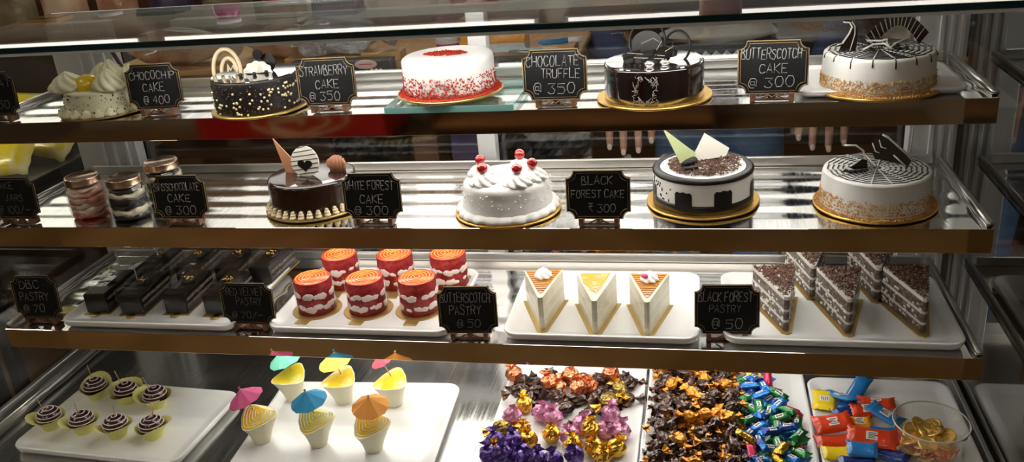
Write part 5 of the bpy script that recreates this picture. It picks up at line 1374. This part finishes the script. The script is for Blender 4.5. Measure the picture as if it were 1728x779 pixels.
def assistant():
    bx, by = -.01, 2.60
    t = thing('person', 'person in a dark blue shirt and blue jeans, leaning both hands over the work table', 'person', (bx, by, 0))
    V = []; E = []; R = []
    def v(p, r, prev=None):
        V.append((p[0] - bx, p[1] - by, p[2])); R.append(r); i = len(V) - 1
        if prev is not None: E.append((prev, i))
        return i
    pel = v((bx, by, .93), (.15, .105)); wst = v((bx, by - .01, 1.08), (.120, .085), pel); chs = v((bx, by - .03, 1.28), (.130, .085), wst); nkb = v((bx, by - .03, 1.43), (.060, .052), chs)
    nk = v((bx, by - .04, 1.50), .052, nkb); h1 = v((bx, by - .055, 1.58), (.062, .072), nk); h2 = v((bx, by - .05, 1.67), (.074, .090), h1); h3 = v((bx, by - .04, 1.735), (.055, .065), h2)
    nose = v((bx, by - .150, 1.625), .010, h1)
    for s in (-1, 1):
        hip = v((bx + s * .095, by, .86), .085, pel); kn = v((bx + s * .11, by - .02, .48), .058, hip); an = v((bx + s * .115, by + .02, .09), .038, kn); v((bx + s * .13, by - .12, .035), .036, an)
        sh = v((bx + s * .185, by - .03, 1.39), .048, chs); el = v((bx + s * .315, by - .12, 1.155), .042, sh)
        wx = bx + s * .205; wr = v((wx + s * .005, 2.175, 1.082), .027, el)
        palm = v((wx, 2.125, 1.075), (.034, .018), wr); kb = v((wx, 2.085, 1.068), (.036, .017), palm)
        for j, (dx, ln, yy) in enumerate(((-.046, .068, 0), (-.016, .080, -.004), (.016, .076, -.003), (.044, .055, .002))):
            dxx = dx if s < 0 else -dx
            k1 = v((wx + dxx * .8, 2.056, 1.062), .0105, kb); k2 = v((wx + dxx, 2.040 + yy, 1.034), .0098, k1); k3 = v((wx + dxx * 1.05, 2.036 + yy, 1.034 - ln * .5), .0092, k2); v((wx + dxx * 1.05, 2.038 + yy, 1.034 - ln), .0078, k3)
        tb = v((wx - s * .042, 2.115, 1.066), .013, palm); tm = v((wx - s * .064, 2.085, 1.058), .0105, tb); v((wx - s * .070, 2.055, 1.050), .009, tm)
    link_mesh(skin_mesh(V, E, R, 0, 2), 'body', 'skin', t)
    # finger nails
    n = MB()
    for s in (-1, 1):
        for dx, ln, yy in ((-.046, .068, 0), (-.016, .080, -.004), (.016, .076, -.003), (.044, .055, .002)):
            dxx = (dx if s < 0 else -dx) * 1.05; n.blob((s * .205 + dxx, 2.0285 + yy - by, 1.034 - ln + .004), (.0058, .002, .008), 0, 0, 10, 6)
    n.build('fingernails', 'nail', t)
    # shirt
    V.clear(); E.clear(); R.clear()
    a = v((bx, by, 1.02), (.160, .118)); b = v((bx, by - .01, 1.10), (.152, .112), a); c = v((bx, by - .03, 1.28), (.182, .135), b); d = v((bx, by - .03, 1.42), (.112, .098), c); v((bx, by - .036, 1.455), (.066, .062), d)
    for s in (-1, 1):
        sh = v((bx + s * .19, by - .03, 1.385), .073, c); el = v((bx + s * .318, by - .12, 1.155), .060, sh); v((bx + s * .225, 2.205, 1.090), .043, el)
    link_mesh(skin_mesh(V, E, R, 0, 2), 'shirt', 'shirt_blue', t)
    V.clear(); E.clear(); R.clear()
    a = v((bx, by, .99), (.158, .118)); b = v((bx, by, .90), (.165, .122), a)
    for s in (-1, 1):
        hip = v((bx + s * .10, by, .82), .098, b); kn = v((bx + s * .112, by - .02, .48), .075, hip); v((bx + s * .117, by + .015, .10), .062, kn)
    link_mesh(skin_mesh(V, E, R, 0, 2), 'jeans', 'denim', t)
    m = MB()
    for s in (-1, 1): m.blob((s * .122, -.075, .045), (.05, .125, .045), .05, 1, 16, 10)
    m.build('shoes', 'dark_frame', t)
    MB().blob((0, -.035, 1.69), (.088, .104, .085), .08, 2, 22, 14).build('hair', 'hair', t)
    m = MB()
    for s in (-1, 1): m.blob((s * .030, -.137, 1.645), (.012, .006, .007), 0, 0, 12, 8)
    m.build('eyes', 'label_white', t)
    m = MB()
    for s in (-1, 1): m.blob((s * .030, -.1425, 1.645), (.005, .003, .005), 0, 0, 10, 6)
    m.build('pupils', 'hair', t)
    m = MB(); m.blob((0, -.124, 1.575), (.022, .008, .006), 0, 0, 14, 8); m.build('lips', 'pink', t)
assistant()

# ------------------------------------------------------------------ camera and exposure
cam = bpy.data.cameras.new('camera'); co = bpy.data.objects.new('camera', cam); COL.objects.link(co)
cam.sensor_width = 36; cam.lens = 36 * 1490 / 1728; cam.clip_start = .05
# camera axes in the world: right, up, back
right = Vector((0.977756930, 0.193850429, -0.080083686)); upv = Vector((-0.002862171, 0.394117595, 0.919055564)); back = Vector((0.209721705, -0.898383734, 0.385906042))
co.matrix_world = Matrix(((right.x, upv.x, back.x, -.058), (right.y, upv.y, back.y, .10), (right.z, upv.z, back.z, 1.589), (0, 0, 0, 1)))
sc.camera = co
w = bpy.data.worlds.new('world'); sc.world = w; w.use_nodes = True
w.node_tree.nodes['Background'].inputs[0].default_value = (.5, .45, .4, 1); w.node_tree.nodes['Background'].inputs[1].default_value = .03
sc.view_settings.view_transform = 'Standard'; sc.view_settings.look = 'None'; sc.view_settings.exposure = 0; sc.view_settings.gamma = 1; sc.view_settings.use_curve_mapping = False
